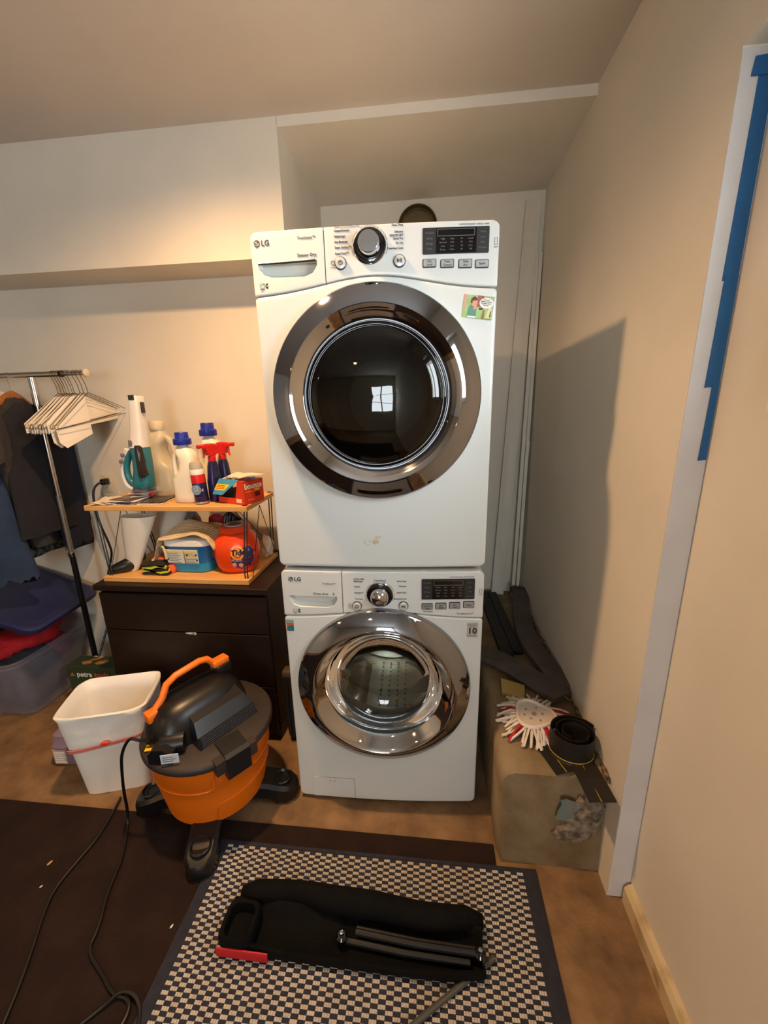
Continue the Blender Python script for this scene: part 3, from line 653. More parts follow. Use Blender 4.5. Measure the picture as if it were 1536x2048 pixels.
# ================================================================== shop vacuum
def shopvac():
    C = Vector((-.322, -.03, 0)); t = thing('shop_vacuum', 'orange and black wet dry shop vacuum on casters', 'vacuum', C, 0)
    prof = [(.172, .085), (.180, .09), (.198, .20), (.206, .262), (.209, .265), (.2165, .345), (.219, .352), (.224, .354), (.224, .368)]
    B().lathe(prof, n=64, cap1=True).obj('bucket', ORANGE, t, ang=40)
    # raised outlines moulded into the bucket
    def on(a, z, o=.0015):
        zz = [p[1] for p in prof]; r = 0
        for p, q in zip(prof, prof[1:]):
            if p[1] <= z <= q[1]: r = p[0]+(q[0]-p[0])*(z-p[1])/(max(1e-6, q[1]-p[1]))
        return ((r+o)*math.cos(a), (r+o)*math.sin(a), z)
    def rib(pts, name='moulded_rib'):
        path = []
        for (a, z), (a2, z2) in zip(pts, pts[1:]):
            n = max(2, int(abs(a2-a)/.06)+int(abs(z2-z)/.02))
            path += [on(a+(a2-a)*i/n, z+(z2-z)*i/n) for i in range(n)]
        path.append(on(*pts[-1])); B().tube(path, .0028, 6).obj(name, ORANGE, t)
    rib([(-2.75, .255), (-1.15, .255), (-1.05, .265), (-1.03, .345)]); rib([(-.33, .345), (-.34, .262), (.5, .258), (1.2, .258)]); rib([(-1.10, .088), (-1.06, .165), (-1.0, .178), (-.3, .19), (.4, .19)])
    # lid
    B().lathe([(.2275, .352), (.2305, .356), (.231, .372), (.226, .379), (.19, .386), (.15, .389), (.002, .39)], n=64).obj('lid', VLID, t, ang=40)
    ha = 1.03                                             # handle direction in plan
    rot = Matrix.Rotation(ha, 4, 'Z')
    # motor head: oblong dome running along the handle
    R = []
    for z, rx, ry, e in ((.382, .178, .112, 3.4), (.42, .175, .110, 3.4), (.455, .166, .102, 3.2), (.485, .150, .088, 3), (.508, .128, .068, 2.8), (.52, .09, .045, 2.6), (.523, .04, .02, 2.4)):
        R.append(se(-.02, .035, z, rx, ry, e, 44))
    head = B().loft(R).xf(rot).obj('motor_head', VBLK, t, ang=50)
    # vent box on the front side with slatted grille
    VT = rot @ Matrix.Translation((-.005, .03, 0))
    b = B().loft([[(x, y, z) for x, y, z in ((-.10, -.10, .385), (.13, -.10, .385), (.13, -.16, .385), (-.10, -.16, .385))], [(-.095, -.08, .455), (.12, -.08, .455), (.122, -.148, .43), (-.098, -.148, .43)], [(-.085, -.06, .487), (.105, -.06, .487), (.108, -.115, .470), (-.088, -.115, .470)]]).xf(VT)
    vb = b.obj('vent_housing', M('vent_black', '#14161b', .3), t, smooth=False)
    for k in range(7):
        z = .388+k*.0062
        B().tube([(-.09, -.1615+(z-.385)*.27, z), (.122, -.1615+(z-.385)*.27, z)], .0016, 5).xf(VT).obj('grille_slat', M('slat_grey', '#303036', .4), vb)
    for k in range(17):
        x = -.088+k*.0131
        B().tube([(x, -.162, .386), (x+.003, -.150, .429)], .0014, 5).xf(VT).obj('grille_slat', M('slat_grey', '#303036', .4), vb)
    # cord port and stub at the near left end
    b = B().lathe([(.036, 0), (.038, .01), (.034, .075), (.026, .078)], (0, 0, 0), 'x', 24).xf(Matrix.Translation((-.075, -.165, .414)) @ Matrix.Rotation(.35, 4, 'Z'))
    port = b.obj('hose_port', VBLK, t)
    b = B().prism([(-.115, .383), (-.035, .383), (-.035, .42), (-.06, .437), (-.1, .437), (-.115, .42)], -.205, -.15).xf(Matrix.Rotation(.12, 4, 'Z')); b.obj('port_block', M('vent_black'), t, smooth=False)
    B().box(-.083, -.027, -.2075, -.2045, .392, .426).xf(Matrix.Rotation(.25, 4, 'Z') @ Matrix.Translation((-.012, .004, 0))).obj('white_label', M('label_paper', '#c3ccd6', .5), t, label='white data label')
    for k in range(3): B().box(-.077, -.045+.008*(k % 2), -.2085, -.206, .400+k*.008, .4025+k*.008).xf(Matrix.Rotation(.25, 4, 'Z') @ Matrix.Translation((-.012, .004, 0))).obj('label_line', GREYTXT, t)
    b = B().box(-.181, -.140, -.128, -.10, .3865, .389, .001).xf(Matrix.Rotation(.28, 4, 'Z')); yl = b.obj('warning_label', YELP, t, label='yellow warning sticker')
    B().box(-.175, -.146, -.116, -.112, .389, .3898).xf(Matrix.Rotation(.28, 4, 'Z')).obj('label_line', BLACK, yl)
    # drain latch at the front right
    la = -.67
    b = B().prism([(.20, .30), (.236, .30), (.239, .315), (.239, .385), (.225, .394), (.15, .398), (.15, .385), (.2, .385)], -.042, .042, 'xz').xf(Matrix.Rotation(la, 4, 'Z')); b.obj('latch', M('latch_black', '#111318', .45), t, smooth=False)
    b = B().prism([(.20, .335), (.2325, .335), (.235, .36), (.235, .385), (.2, .385)], -.075, .07, 'xz').xf(Matrix.Rotation(la, 4, 'Z')); b.obj('latch_shroud', VLID, t, smooth=False)
    b = B().prism([(.19, .34), (.23, .34), (.23, .375), (.19, .375)], -.04, .04, 'xz').xf(Matrix.Rotation(la+PI, 4, 'Z')); b.obj('latch', M('latch_black'), t, smooth=False)
    # carrying handle
    hm = rot @ Matrix.Translation((.0, .052, 0))
    pts = [(-.168, 0, .485), (-.15, 0, .505), (-.125, 0, .53), (-.105, 0, .572), (-.07, 0, .588), (.02, 0, .596), (.05, 0, .588), (.07, 0, .562), (.095, 0, .555), (.12, 0, .553)]
    b = B().tube(pts, .0125, 10).xf(hm); h = b.obj('handle', ORANGE2, t, ang=60)
    for q in ((-.188, -.13, .47, .503), (.065, .13, .543, .566)):
        B().box(q[0], q[1], -.02, .02, q[2], q[3], .004).xf(hm).obj('handle_bracket', ORANGE2, h)
    B().box(.07, .135, -.028, .028, .49, .545, .008).xf(hm).obj('handle_mount', VBLK, t); B().box(-.18, -.12, -.028, .028, .42, .475, .01).xf(hm).obj('handle_mount', VBLK, t)
    # four caster feet
    for a in (-1.32, .16, 2.05, 3.38):
        m = Matrix.Rotation(a, 4, 'Z')
        R = []
        for x, hw, z0, z1 in ((.10, .05, .05, .10), (.16, .052, .045, .105), (.20, .05, .035, .095), (.235, .052, .012, .085), (.275, .05, .012, .075), (.302, .034, .014, .062), (.31, .02, .02, .05)):
            R.append([(x, -hw, z0), (x, hw, z0), (x, hw, z1-.012), (x, hw-.012, z1), (x, -hw+.012, z1), (x, -hw, z1-.012)])
        f = B().loft(R).xf(m).obj('caster_foot', VBLK, t, ang=30)
        B().lathe([(.03, .074), (.036, .086), (.032, .09), (.026, .08), (.001, .079)], (.25, 0, 0), 'z', 24).xf(m).obj('foot_ring', BLACK, f)
        B().lathe([(.024, -.012), (.026, -.006), (.026, .006), (.024, .012)], (0, 0, 0), 'y', 20).xf(m @ Matrix.Translation((.262, 0, .026))).obj('wheel', BLACK, f)
    # power cord hanging off the lid and trailing over the floor
    p = [(-.452, -.175, .41), (-.475, -.20, .43), (-.507, -.20, .44), (-.55, -.20, .37), (-.568, -.195, .29), (-.60, -.175, .17), (-.622, -.155, .06), (-.622, -.165, .012), (-.60, -.20, .012), (-.574, -.241, .0125), (-.546, -.296, .0125), (-.521, -.391, .0125), (-.477, -.477, .0125), (-.47, -.529, .0125), (-.389, -.569, .0125), (-.325, -.607, .0125), (-.286, -.606, .0125), (-.262, -.625, .0125), (-.262, -.665, .013), (-.30, -.75, .013), (-.45, -.85, .013)]
    B().tube(p, .0052, 8, smooth=2).obj('power_cord', CORD, t, w=True)
shopvac()
tag(B().tube([(-.722, -.075, .012), (-.70, -.16, .0125), (-.69, -.234, .0125), (-.696, -.294, .0125), (-.705, -.393, .0125), (-.679, -.459, .0125), (-.639, -.528, .0125), (-.595, -.614, .0125), (-.568, -.679, .0125), (-.52, -.80, .0125)], .0048, 8, smooth=2).obj('extension_cord', CORD), 'thin black cord curving across the mat at the left', 'cord')
tag(B().tube([(-.44, -.74, .0125), (-.36, -.655, .0125), (-.33, -.622, .0125), (-.306, -.601, .024), (-.268, -.601, .024), (-.237, -.62, .013), (-.215, -.66, .013), (-.20, -.74, .013)], .0048, 8, smooth=2).obj('coiled_cord', CORD), 'looped end of black cord beside the rug edge', 'cord')

# ================================================================== trash can, case, box, bin
def trash():
    t = thing('trash_can', 'white rectangular plastic trash can with bag liner', 'trash can', (-.792, .045, 0), .29)
    def rg(z, k=0, n=44): f = z/.38; return se(0, .015*f, z, .122+.035*f+k, .088+.03*f+k, 6, n)
    B().loft([rg(.001), rg(.2), rg(.375), rg(.382, .004), rg(.378, -.001), rg(.2, -.004), rg(.012, -.004)]).obj('can', WPLA, t, ang=40)
    R = []
    for z, k in ((.225, .0035), (.24, .004), (.27, .006), (.30, .004), (.335, .0065), (.365, .005), (.386, .010), (.391, .004), (.386, -.003), (.34, -.007), (.25, -.012), (.15, -.012), (.07, -.02)):
        r = rg(max(z, .02), k); R.append([(x*(1+.010*math.sin(.9*i+z*70)), y*(1+.02*math.sin(.7*i+z*90)), zz+.006*math.sin(i*.9)*(z < .24)) for i, (x, y, zz) in enumerate(r)])
    B().loft(R, False, True).obj('bag_liner', BAGW, t, ang=70)
    R = [rg(.236, .0075), rg(.237, .009), rg(.252, .010), rg(.254, .0085)]
    R = [[(x, y, z+.02*(x/.15)) for x, y, z in r] for r in R]
    B().loft(R, False, False).obj('drawstring', REDT, t, label='faded red drawstring')
    B().loft([se(.01+.0, -.1145, .254, rx, .005, 2.2, 10) for rx in (.004,)]+[se(.01, -.1155, z, rx, .006, 2.2, 10) for z, rx in ((.258, .016), (.263, .018), (.268, .008))]).obj('drawstring_tie', REDK, t, label='bright red drawstring loop')
    tp = thing('tool_case', 'mauve plastic case tucked behind the trash can', 'case', (-1.047, .16, 0), .06)
    b = B().loft([se(0, 0, z, .100-k, .105-k, 7, 36) for z, k in ((.001, .01), (.02, 0), (.085, 0), (.09, -.004), (.10, -.004), (.105, 0), (.15, .006), (.17, .03), (.172, .06))]); b.obj('shell', PURP, tp, ang=40)
    lb = B().box(-.088, -.03, -.1075, -.1045, .014, .088).obj('paper_label', M('case_label', '#b9aca8', .6), tp)
    for k in range(5): B().box(-.084, -.035-.008*(k % 2), -.1085, -.107, .022+k*.012, .029+k*.012).obj('label_print', WTXT, lb)
trash()
def green_box():
    t = thing('green_carton', 'dark green printed cardboard box beside the dresser', 'box', (-1.235, .470, 0), .02)
    B().box(-.135, .135, -.055, .043, .001, .236, .002, 1).obj('carton', GREENB, t, smooth=False)
    text('petra', .042, (-.085, -.0556, .190), WTXT, t, wid=.95, bold=.0006); text('tools', .042, (.012, -.0556, .190), ORTXT, t, wid=.95, bold=.0006)
    B().prism([(-.122, .180), (-.098, .180), (-.11, .200)], -.0565, -.055).obj('triangle_mark', ORTXT, t)
    text('BATTERY SPRAYER', .014, (.0, -.0556, .162), M('dull_print', '#a87a58', .6), t, align='LEFT')
    TOP = Matrix.Identity(4); PR = M('print_tan', '#b08a5c', .6, hx2='#8a4a2a', scale=60)
    for i, (x, y, rx, ry) in enumerate(((-.05, -.018, .028, .017), (.03, -.012, .034, .016), (-.02, .018, .032, .010), (.09, .024, .02, .010))):
        B().loft([se(x, y, z, rx, ry, 1.6+.4*i, 14, .3*i) for z in (.2355, .2366)]).obj('printed_picture', PR, t)
    text('SPRAYER', .012, (-.03, .036, .2364), WTXT, t, rot=TOP, align='CENTER')
    for k in range(3): B().box(.1345, .1362, -.04, .03, .12+k*.03, .132+k*.03).obj('printed_line', WTXT, t)
green_box()
def bin_():
    t = thing('storage_bin', 'cloudy clear plastic storage bin stuffed with clothes', 'storage bin', (-1.80, .46, 0))
    def rg(z, k=0): f = z/.36; return se(-1.80, .47, z, .295+.055*f+k, .155+.095*f+k, 8, 48)
    B().loft([rg(.001, -.006), rg(.012), rg(.30), rg(.335), rg(.337, .016), rg(.36, .018), rg(.362, .004), rg(.34, -.003), rg(.2, -.003), rg(.012, -.004)]).obj('tub', CLEARP, t, w=True, ang=35)
    lid = B(); A, Bb, Cc, D = (Vector(p) for p in ((-1.302, .235, .515), (-1.348, .69, .515), (-1.83, .732, .655), (-1.785, .245, .655)))
    # fitted, tilted lid (a thing of its own: it lies loose on the clothes)
    def P(u, v, h): 
        p = A*(1-u)*(1-v)+Bb*(1-u)*v+D*u*(1-v)+Cc*u*v; n = (Bb-A).cross(D-A).normalized(); n = n if n.z > 0 else -n; return p+n*h
    def rr(k, h): return [P(x, y, h) for x, y in rrect(0+k, 1.25-k, 0+k, 1-k, .13, 6)]
    lid.loft([rr(.0, 0), rr(-.006, .006), rr(-.006, .024), rr(.02, .032), rr(.05, .034), rr(.075, .026), rr(.10, .026)])
    tag(lid.obj('bin_lid', NAVY, ang=40), 'navy blue plastic lid resting tilted on the stuffed storage bin', 'lid')
    def heap(name, mat, c, r, seed, lab, cat='clothing'):
        rd = random.Random(seed); b = B(); bmesh.ops.create_icosphere(b.b, subdivisions=4, radius=1)
        for v in b.b.verts:
            q = v.co.copy(); k = 1+.07*math.sin(5*q.x+seed)+.07*math.sin(7*q.y+3*q.z+seed)+.035*math.sin(17*q.x-9*q.y+seed*3)+.03*math.sin(23*q.y+13*q.x)
            e = lambda a: math.copysign(abs(a)**.7, a)
            v.co = Vector((c[0]+e(q.x)*r[0]*k, c[1]+e(q.y)*r[1]*k, c[2]+e(q.z)*r[2]*k))
        return tag(b.obj(name, mat, ang=80), lab, cat, 'clothes in the storage bin')
    heap('folded_clothes', RED, (-1.72, .45, .385), (.235, .205, .055), 2, 'bright red garment bulging over the rim of the bin')
    heap('folded_clothes', GREYF, (-1.665, .43, .17), (.165, .15, .145), 5, 'grey garment seen through the front of the bin')
    heap('folded_clothes', MAROON, (-1.60, .55, .25), (.11, .09, .06), 8, 'magenta garment against the right side of the bin')
    heap('folded_clothes', M('black_fabric', '#08080a', .95), (-1.85, .36, .455), (.20, .12, .07), 11, 'black garment squeezed under the navy lid')
bin_()
def dresser():
    t = thing('dresser', 'dark brown wooden dresser with wide drawers', 'dresser', (-.565, .505, 0))
    x0, x1, y0, y1 = -.952, -.180, .262, .738
    b = B().box(x0, x0+.02, y0+.02, y1, 0, .752); b.box(x1-.02, x1, y0+.02, y1, 0, .752); b.box(x0+.02, x1-.02, y1-.015, y1, .0, .75); b.box(x0+.02, x1-.02, y0+.03, y1-.02, .03, .05)
    b.obj('carcass', WOODV, t, w=True, smooth=False)
    B().box(x0-.012, x1+.012, y0-.008, y1, .752, .779, .002, 1).obj('top', WOODV, t, w=True)
    for z0, z1 in ((.562, .738), (.30, .556), (.04, .294)):
        dr = B().box(x0+.003, x1-.003, y0, y0+.02, z0, z1, .0015, 1).obj('drawer', WOODV, t, w=True)
        if z0 == .30:
            for cx, w_, h_ in ((-.545, .022, .006), (-.525, .010, .008)):
                B().prism([(cx+w_*math.cos(a)*random.uniform(.7, 1.1), .5555+h_*math.sin(a)*random.uniform(.7, 1.1)*(.5 if math.sin(a) > 0 else 1)) for a in [i*PI/6 for i in range(12)]], y0-.0008, y0+.002).obj('chipped_patch', M('chip_pale', '#c9c2bb', .7), dr, w=True)
    return t
dresser()
def wall_brush():
    t = thing('broom_head', 'dark bristly broom head standing between dresser and washer', 'broom', (-.105, .30, 0))
    B().box(-.15, -.06, .275, .325, .335, .37, .008).obj('block', M('broom_block', '#4a3824', .7), t, w=True)
    b = B()
    for i in range(10):
        for j in range(6):
            x = -.147+i*.0092; y = .278+j*.0088; e = random.uniform(.001, .03); x2 = x+(x+.105)*.05
            b.tube([(x, y, .345), (x2+random.uniform(-.004, .004), y+random.uniform(-.006, .006), .2), (x-(x+.105)*.3+random.uniform(-.01, .01), y+random.uniform(-.01, .01), e)], .005, 5)
    o = b.obj('bristles', M('bristle', '#17110d', .9), t, w=True); o['kind'] = 'stuff'
    B().tube([(-.105, .30, .36), (-.095, .32, .70)], .010, 10).obj('handle', BLACK, t, w=True)
wall_brush()
# ================================================================== shelf and everything on it
ZL, ZU = .8015, 1.1205        # upper faces of the two boards
def shelf():
    t = thing('wire_shelf', 'small two-tier beech shelf with black wire legs standing on the dresser', 'shelf', (-.60, .47, .779))
    B().box(-.985, -.248, .318, .622, 1.098, ZU, .002, 1).obj('board', PINE, t, w=True)
    B().box(-.938, -.262, .292, .64, .7795, ZL, .002, 1).obj('board', PINE, t, w=True)
    for x0, x1 in ((-.952, -.920), (-.268, -.285)):
        for y0, y1 in ((.335, .312), (.605, .625)):
            for d in (0, .012):
                B().tube([(x0+d, y0, 1.124), (x0+d, y0, 1.09), (x1+d, y1, .83), (x1+d, y1, .7805)], .0028, 6).obj('wire_leg', CHAR, t, w=True)
            B().lathe([(.011, 0), (.011, .002)], (x0+.006, y0, ZU), n=12).obj('leg_cap', BLACK, t, w=True)
    for x in (-.93, -.258):
        B().tube([(x, .33, ZL), (x, .47, 1.09)], .0018, 5).obj('cross_wire', CHAR, t, w=True); B().tube([(x, .61, ZL), (x, .47, 1.09)], .0018, 5).obj('cross_wire', CHAR, t, w=True)
    B().tube([(-.52, .632, 1.09), (-.29, .632, .81)], .002, 5).obj('cross_wire', CHAR, t, w=True); B().tube([(-.50, .634, 1.09), (-.27, .634, .81)], .002, 5).obj('cross_wire', CHAR, t, w=True)
shelf()
def hand_vac():
    t = thing('hand_vacuum', 'teal and white cordless hand vacuum standing upright on the shelf', 'hand vacuum', (-.80, .48, 1.17))
    cx, cy = -.800, .48
    def ring(z, x, rx, ry, e=3): return se(x, cy, z, rx, ry, e, 24)
    B().loft([ring(1.172, -.800, .034, .034), ring(1.178, -.800, .040, .038), ring(1.20, -.797, .041, .04), ring(1.26, -.787, .035, .038), ring(1.32, -.786, .033, .038), ring(1.352, -.787, .034, .038), ring(1.36, -.787, .032, .034)]).obj('body', TEAL, t, w=True, ang=60)
    B().loft([se(-.772, cy-.016, z, rx*.8, .033, 3, 20) for z, rx in ((1.225, .006), (1.235, .022), (1.30, .021), (1.36, .018), (1.366, .010))]).obj('dust_bowl', DKVIS, t, w=True)
    B().loft([ring(1.355, -.79, .038, .04), ring(1.38, -.785, .034, .036), ring(1.44, -.778, .026, .03, 4), ring(1.53, -.77, .022, .028, 5), ring(1.567, -.768, .021, .028, 6), ring(1.572, -.768, .019, .026, 6)]).obj('nozzle', M('vac_white', '#dcd8d4', .35), t, w=True, ang=50)
    B().box(-.782, -.756, .45, .51, 1.553, 1.5735, .002).obj('nozzle_mouth', CHAR, t, w=True); B().box(-.748, -.740, .47, .49, 1.50, 1.545, .003).obj('nozzle_clip', CHAR, t, w=True)
    B().prism([(-.81, 1.362), (-.795, 1.362), (-.792, 1.378), (-.797, 1.388), (-.807, 1.388)], cy-.041, cy-.03).obj('release_key', GREYB, t, w=True)
    B().tube([(-.806, cy, 1.342), (-.838, cy, 1.332), (-.866, cy, 1.285), (-.872, cy, 1.235), (-.858, cy, 1.195), (-.82, cy, 1.182)], lambda q: .016-.002*math.sin(PI*q), 12, smooth=2).obj('grip', TEAL, t, w=True)
    B().tube([(-.848, cy, 1.345), (-.876, cy, 1.29), (-.890, cy, 1.235), (-.880, cy, 1.185), (-.850, cy, 1.168)], .014, 10, smooth=2).obj('grip_back', M('vac_white'), t, w=True)
    for z, x in ((1.322, -.864), (1.294, -.876)): B().box(x-.008, x+.008, cy-.022, cy-.01, z-.008, z+.008, .003).obj('switch_key', GREYB, t, w=True)
hand_vac()
bpy.data.objects['hand_vacuum'].location += Vector((.030, -.05, .004))
def papers():
    t = [(-.93, .395, .12, .075, .2), (-.82, .40, .13, .075, -.1), (-.70, .41, .12, .07, .12), (-.80, .47, .10, .06, .25)]
    labs = ['crumpled cream paper at the left end of the upper shelf', 'glossy magazine under the hand vacuum', 'flat glossy leaflet in front of the cloudy jug', 'red and dark glossy booklet directly under the hand vacuum']
    mats = [M('cream_paper', '#d9c8ac', .7), GLOSSP, M('leaflet', '#5b564c', .35, hx2='#2c2a26', scale=30), M('booklet', '#6e2b30', .35, hx2='#b8a69a', scale=22, lo=.45, hi=.6)]
    for i, ((x, y, w_, d_, r), l) in enumerate(zip(t, labs)):
        n = 6 if i in (1, 3) else 3; z = ZU+.001+(.018 if i == 3 else 0)
        if i == 0: x += .02
        root = thing('paper_pile' if i in (0,) else 'magazine', l, 'paper', (x, y, z), r, 'papers on the upper shelf')
        for k in range(n):
            s_ = random.uniform(-.05, .05); dz = k*.0032
            def f(u, v, k=k, s_=s_): return ((u-.5)*w_*(.9+.1*math.sin(k*5)), (v-.5)*d_*1.9*(1-.08*(k % 3)), dz+(.006 if i == 0 else .0006)*abs(math.sin(6*u+3*v+k)))
            b = B().grid(f, 10, 6); r_ = bmesh.ops.extrude_face_region(b.b, geom=list(b.b.faces)); 
            for e in r_['geom']:
                if isinstance(e, bmesh.types.BMVert): e.co.z += .0022
            b.xf(Matrix.Rotation(s_*3, 4, 'Z')); b.obj('sheet', mats[i] if k == n-1 or i == 0 or k % 2 else WTXT, root, ang=40)
    tag(B().loft([se(-.735, .425, ZU+.018+h, r, r*.8, 2, 12) for h, r in ((.0, .008), (.006, .014), (.014, .014), (.02, .006))]).obj('red_trinket', M('dark_red', '#7d1220', .4)), 'small dark red round trinket on the papers', 'trinket')
papers()
def jug(name, label, c, h, rx, ry, hand, body, cap=None, liquid=None, cat='jug', capr=.0235):
    """handled bottle: lower body full width, upper body offset, loop handle on side `hand`"""
    t = thing(name, label, cat, c); s_ = hand
    R = []
    cs = .93 if cap else 1
    for f, x, kx, ky in ((0, 0, .88, .88), (.015, 0, .98, .98), (.1, 0, 1, 1), (.36, 0, 1, 1), (.43, -.16, .84, 1), (.50, -.30, .66, .97), (.62, -.33, .60, .92), (.70, -.28, .64, .88), (.77, -.12, .66, .80), (.82, -.04, .54, .64), (.86, 0, .36, .42), (.875, 0, .34, .36), (.90, 0, .33, .36)):
        R.append(se(x*rx*s_, 0, f*h*cs, rx*kx, ry*ky, 3, 28))
    B().loft(R).obj('bottle', body, t, ang=60)
    hx = s_
    B().tube([(hx*rx*.25, 0, .80*h*cs), (hx*rx*.62, 0, .76*h*cs), (hx*rx*.80, 0, .68*h*cs), (hx*rx*.84, 0, .56*h), (hx*rx*.86, 0, .45*h), (hx*rx*.80, 0, .33*h)], lambda q: rx*.17+rx*.05*abs(q-.5), 12, smooth=2).obj('handle', body, t, ang=70)
    if liquid:
        B().loft([se(0, 0, z*h, rx*.95, ry*.95, 3, 24) for z in (.015, .36)]).obj('liquid', liquid, t)
    if cap:
        q = capr
        cp = B().lathe([(q*1.08, .825*h), (q*1.11, .83*h), (q*1.11, .905*h), (q*.98, .915*h), (q*.86, .92*h), (q*.84, .99*h), (q*.78, h), (.001, h)], n=28).obj('cap', cap, t, ang=40)
        for k in range(18): B().tube([(q*1.11*math.cos(k*PI/9), q*1.11*math.sin(k*PI/9), .835*h), (q*1.11*math.cos(k*PI/9), q*1.11*math.sin(k*PI/9), .902*h)], .0012, 4).obj('cap_ridge', cap, cp)
    else:
        B().lathe([(rx*.38, .885*h), (rx*.39, .89*h), (rx*.39, .985*h), (rx*.36, h), (.001, h)], n=28).obj('cap', M('jug_cap', '#e2d3b8', .5, alpha=.75), t, ang=40)
    return t
jug('clear_jug', 'large cloudy jug half filled with water, without a coloured cap', (-.752, .555, ZU+.001), .345, .084, .058, 1, JUGC, None, WATER)
jug('detergent_bottle', 'white detergent bottle with blue cap, front one nearest the shelf edge', (-.548, .415, ZU+.001), .300, .058, .045, -1, JUGW, BLUEC, capr=.032)
jug('detergent_bottle', 'white detergent bottle with blue cap, standing behind the red spray bottles', (-.508, .56, ZU+.001), .332, .062, .046, -1, JUGW, BLUEC, capr=.034)
def sprays():
    t = thing('stain_spray', 'blue and red stain remover spray can with white cap', 'spray can', (-.470, .375, ZU+.001))
    m = Matrix.Rotation(-.05, 4, 'Y')
    B().lathe([(.026, .0), (.0285, .004), (.0285, .13), (.026, .137)], n=28).xf(m).obj('can', NAVP, t)
    B().lathe([(.0288, .09), (.0290, .092), (.0290, .128), (.0288, .13)], n=28, cap0=False, cap1=False).xf(m).obj('red_band', REDP, t)
    B().lathe([(.0287, .002), (.0288, .005), (.0288, .008), (.0287, .009)], n=28, cap0=False, cap1=False).xf(m).obj('silver_rim', SILVER, t)
    B().lathe([(.0291, .126), (.0293, .129), (.0293, .142), (.027, .15)], n=28, cap0=False, cap1=False).xf(m).obj('white_band', WPLA, t)
    B().lathe([(.0275, .146), (.027, .165), (.022, .178), (.012, .184), (.001, .185)], n=28).xf(m).obj('clear_cap', M('cap_haze', '#b9b0a2', .3, alpha=.8), t)
    B().lathe([(.0215, -.0005), (.0215, .0005)], (0, 0, 0), 'y', 24).xf(m @ Matrix.Translation((0, -.0285, .063))).obj('label_disc', M('label_steel', '#7d95b4', .5), t)
    cy = lambda c: Vector((c.x, -math.sqrt(max(1e-6, .030**2-min(abs(c.x), .028)**2))-.0008, c.z))
    text('OXI', .016, (0, 0, .074), WTXT, t, align='CENTER', warp=lambda c: m @ cy(c), bold=.0006); text('CLEAN', .016, (0, 0, .060), WTXT, t, align='CENTER', warp=lambda c: m @ cy(c), bold=.0006)
    text('stain remover', .006, (0, 0, .030), REDP, t, align='CENTER', warp=lambda c: m @ cy(c), bold=.0004)
    def trig(loc, label, rz, h):
        t = thing('spray_bottle', label, 'spray bottle', loc, rz)
        B().loft([se(0, 0, f*h, rx, ry, 2.8, 24) for f, rx, ry in ((0, .026, .022), (.02, .029, .024), (.35, .029, .024), (.5, .024, .021), (.62, .021, .019), (.68, .017, .016), (.72, .013, .013))]).obj('bottle', NAVP, t, ang=60)
        lb = B().box(-.018, .018, -.0262, -.022, h*.08, h*.14).obj('label_stripe', REDP, t)
        B().lathe([(.016, .70*h), (.0165, .705*h), (.0165, .78*h), (.013, .79*h)], n=20).obj('collar', REDP, t)
        B().loft([[(x, y*.013, z) for x, y, z in ((x, -1, z0), (x, 1, z0), (x, 1, z1-.004), (x, .6, z1), (x, -.6, z1), (x, -1, z1-.004))] for x, z0, z1 in ((-.03, .88*h, .965*h), (-.012, .79*h, h), (.018, .80*h, h), (.035, .93*h, .995*h), (.052, .94*h, .985*h))]).obj('spray_head', REDP, t, ang=35)
        B().lathe([(.007, 0), (.0085, .003), (.0085, .013), (.006, .014)], (.050, 0, .962*h), 'x', 14).obj('nozzle', REDP, t)
        B().tube([(.030, 0, .93*h), (.036, 0, .88*h), (.034, 0, .82*h), (.040, 0, .77*h)], .0045, 8, smooth=1).obj('trigger', REDP, t)
    trig((-.430, .425, ZU+.001), 'navy trigger spray bottle with red head, in front of the other one', -2.0, .25)
    trig((-.415, .49, ZU+.001), 'navy trigger spray bottle with red head, just behind and right of the other', -.15, .25)
sprays()
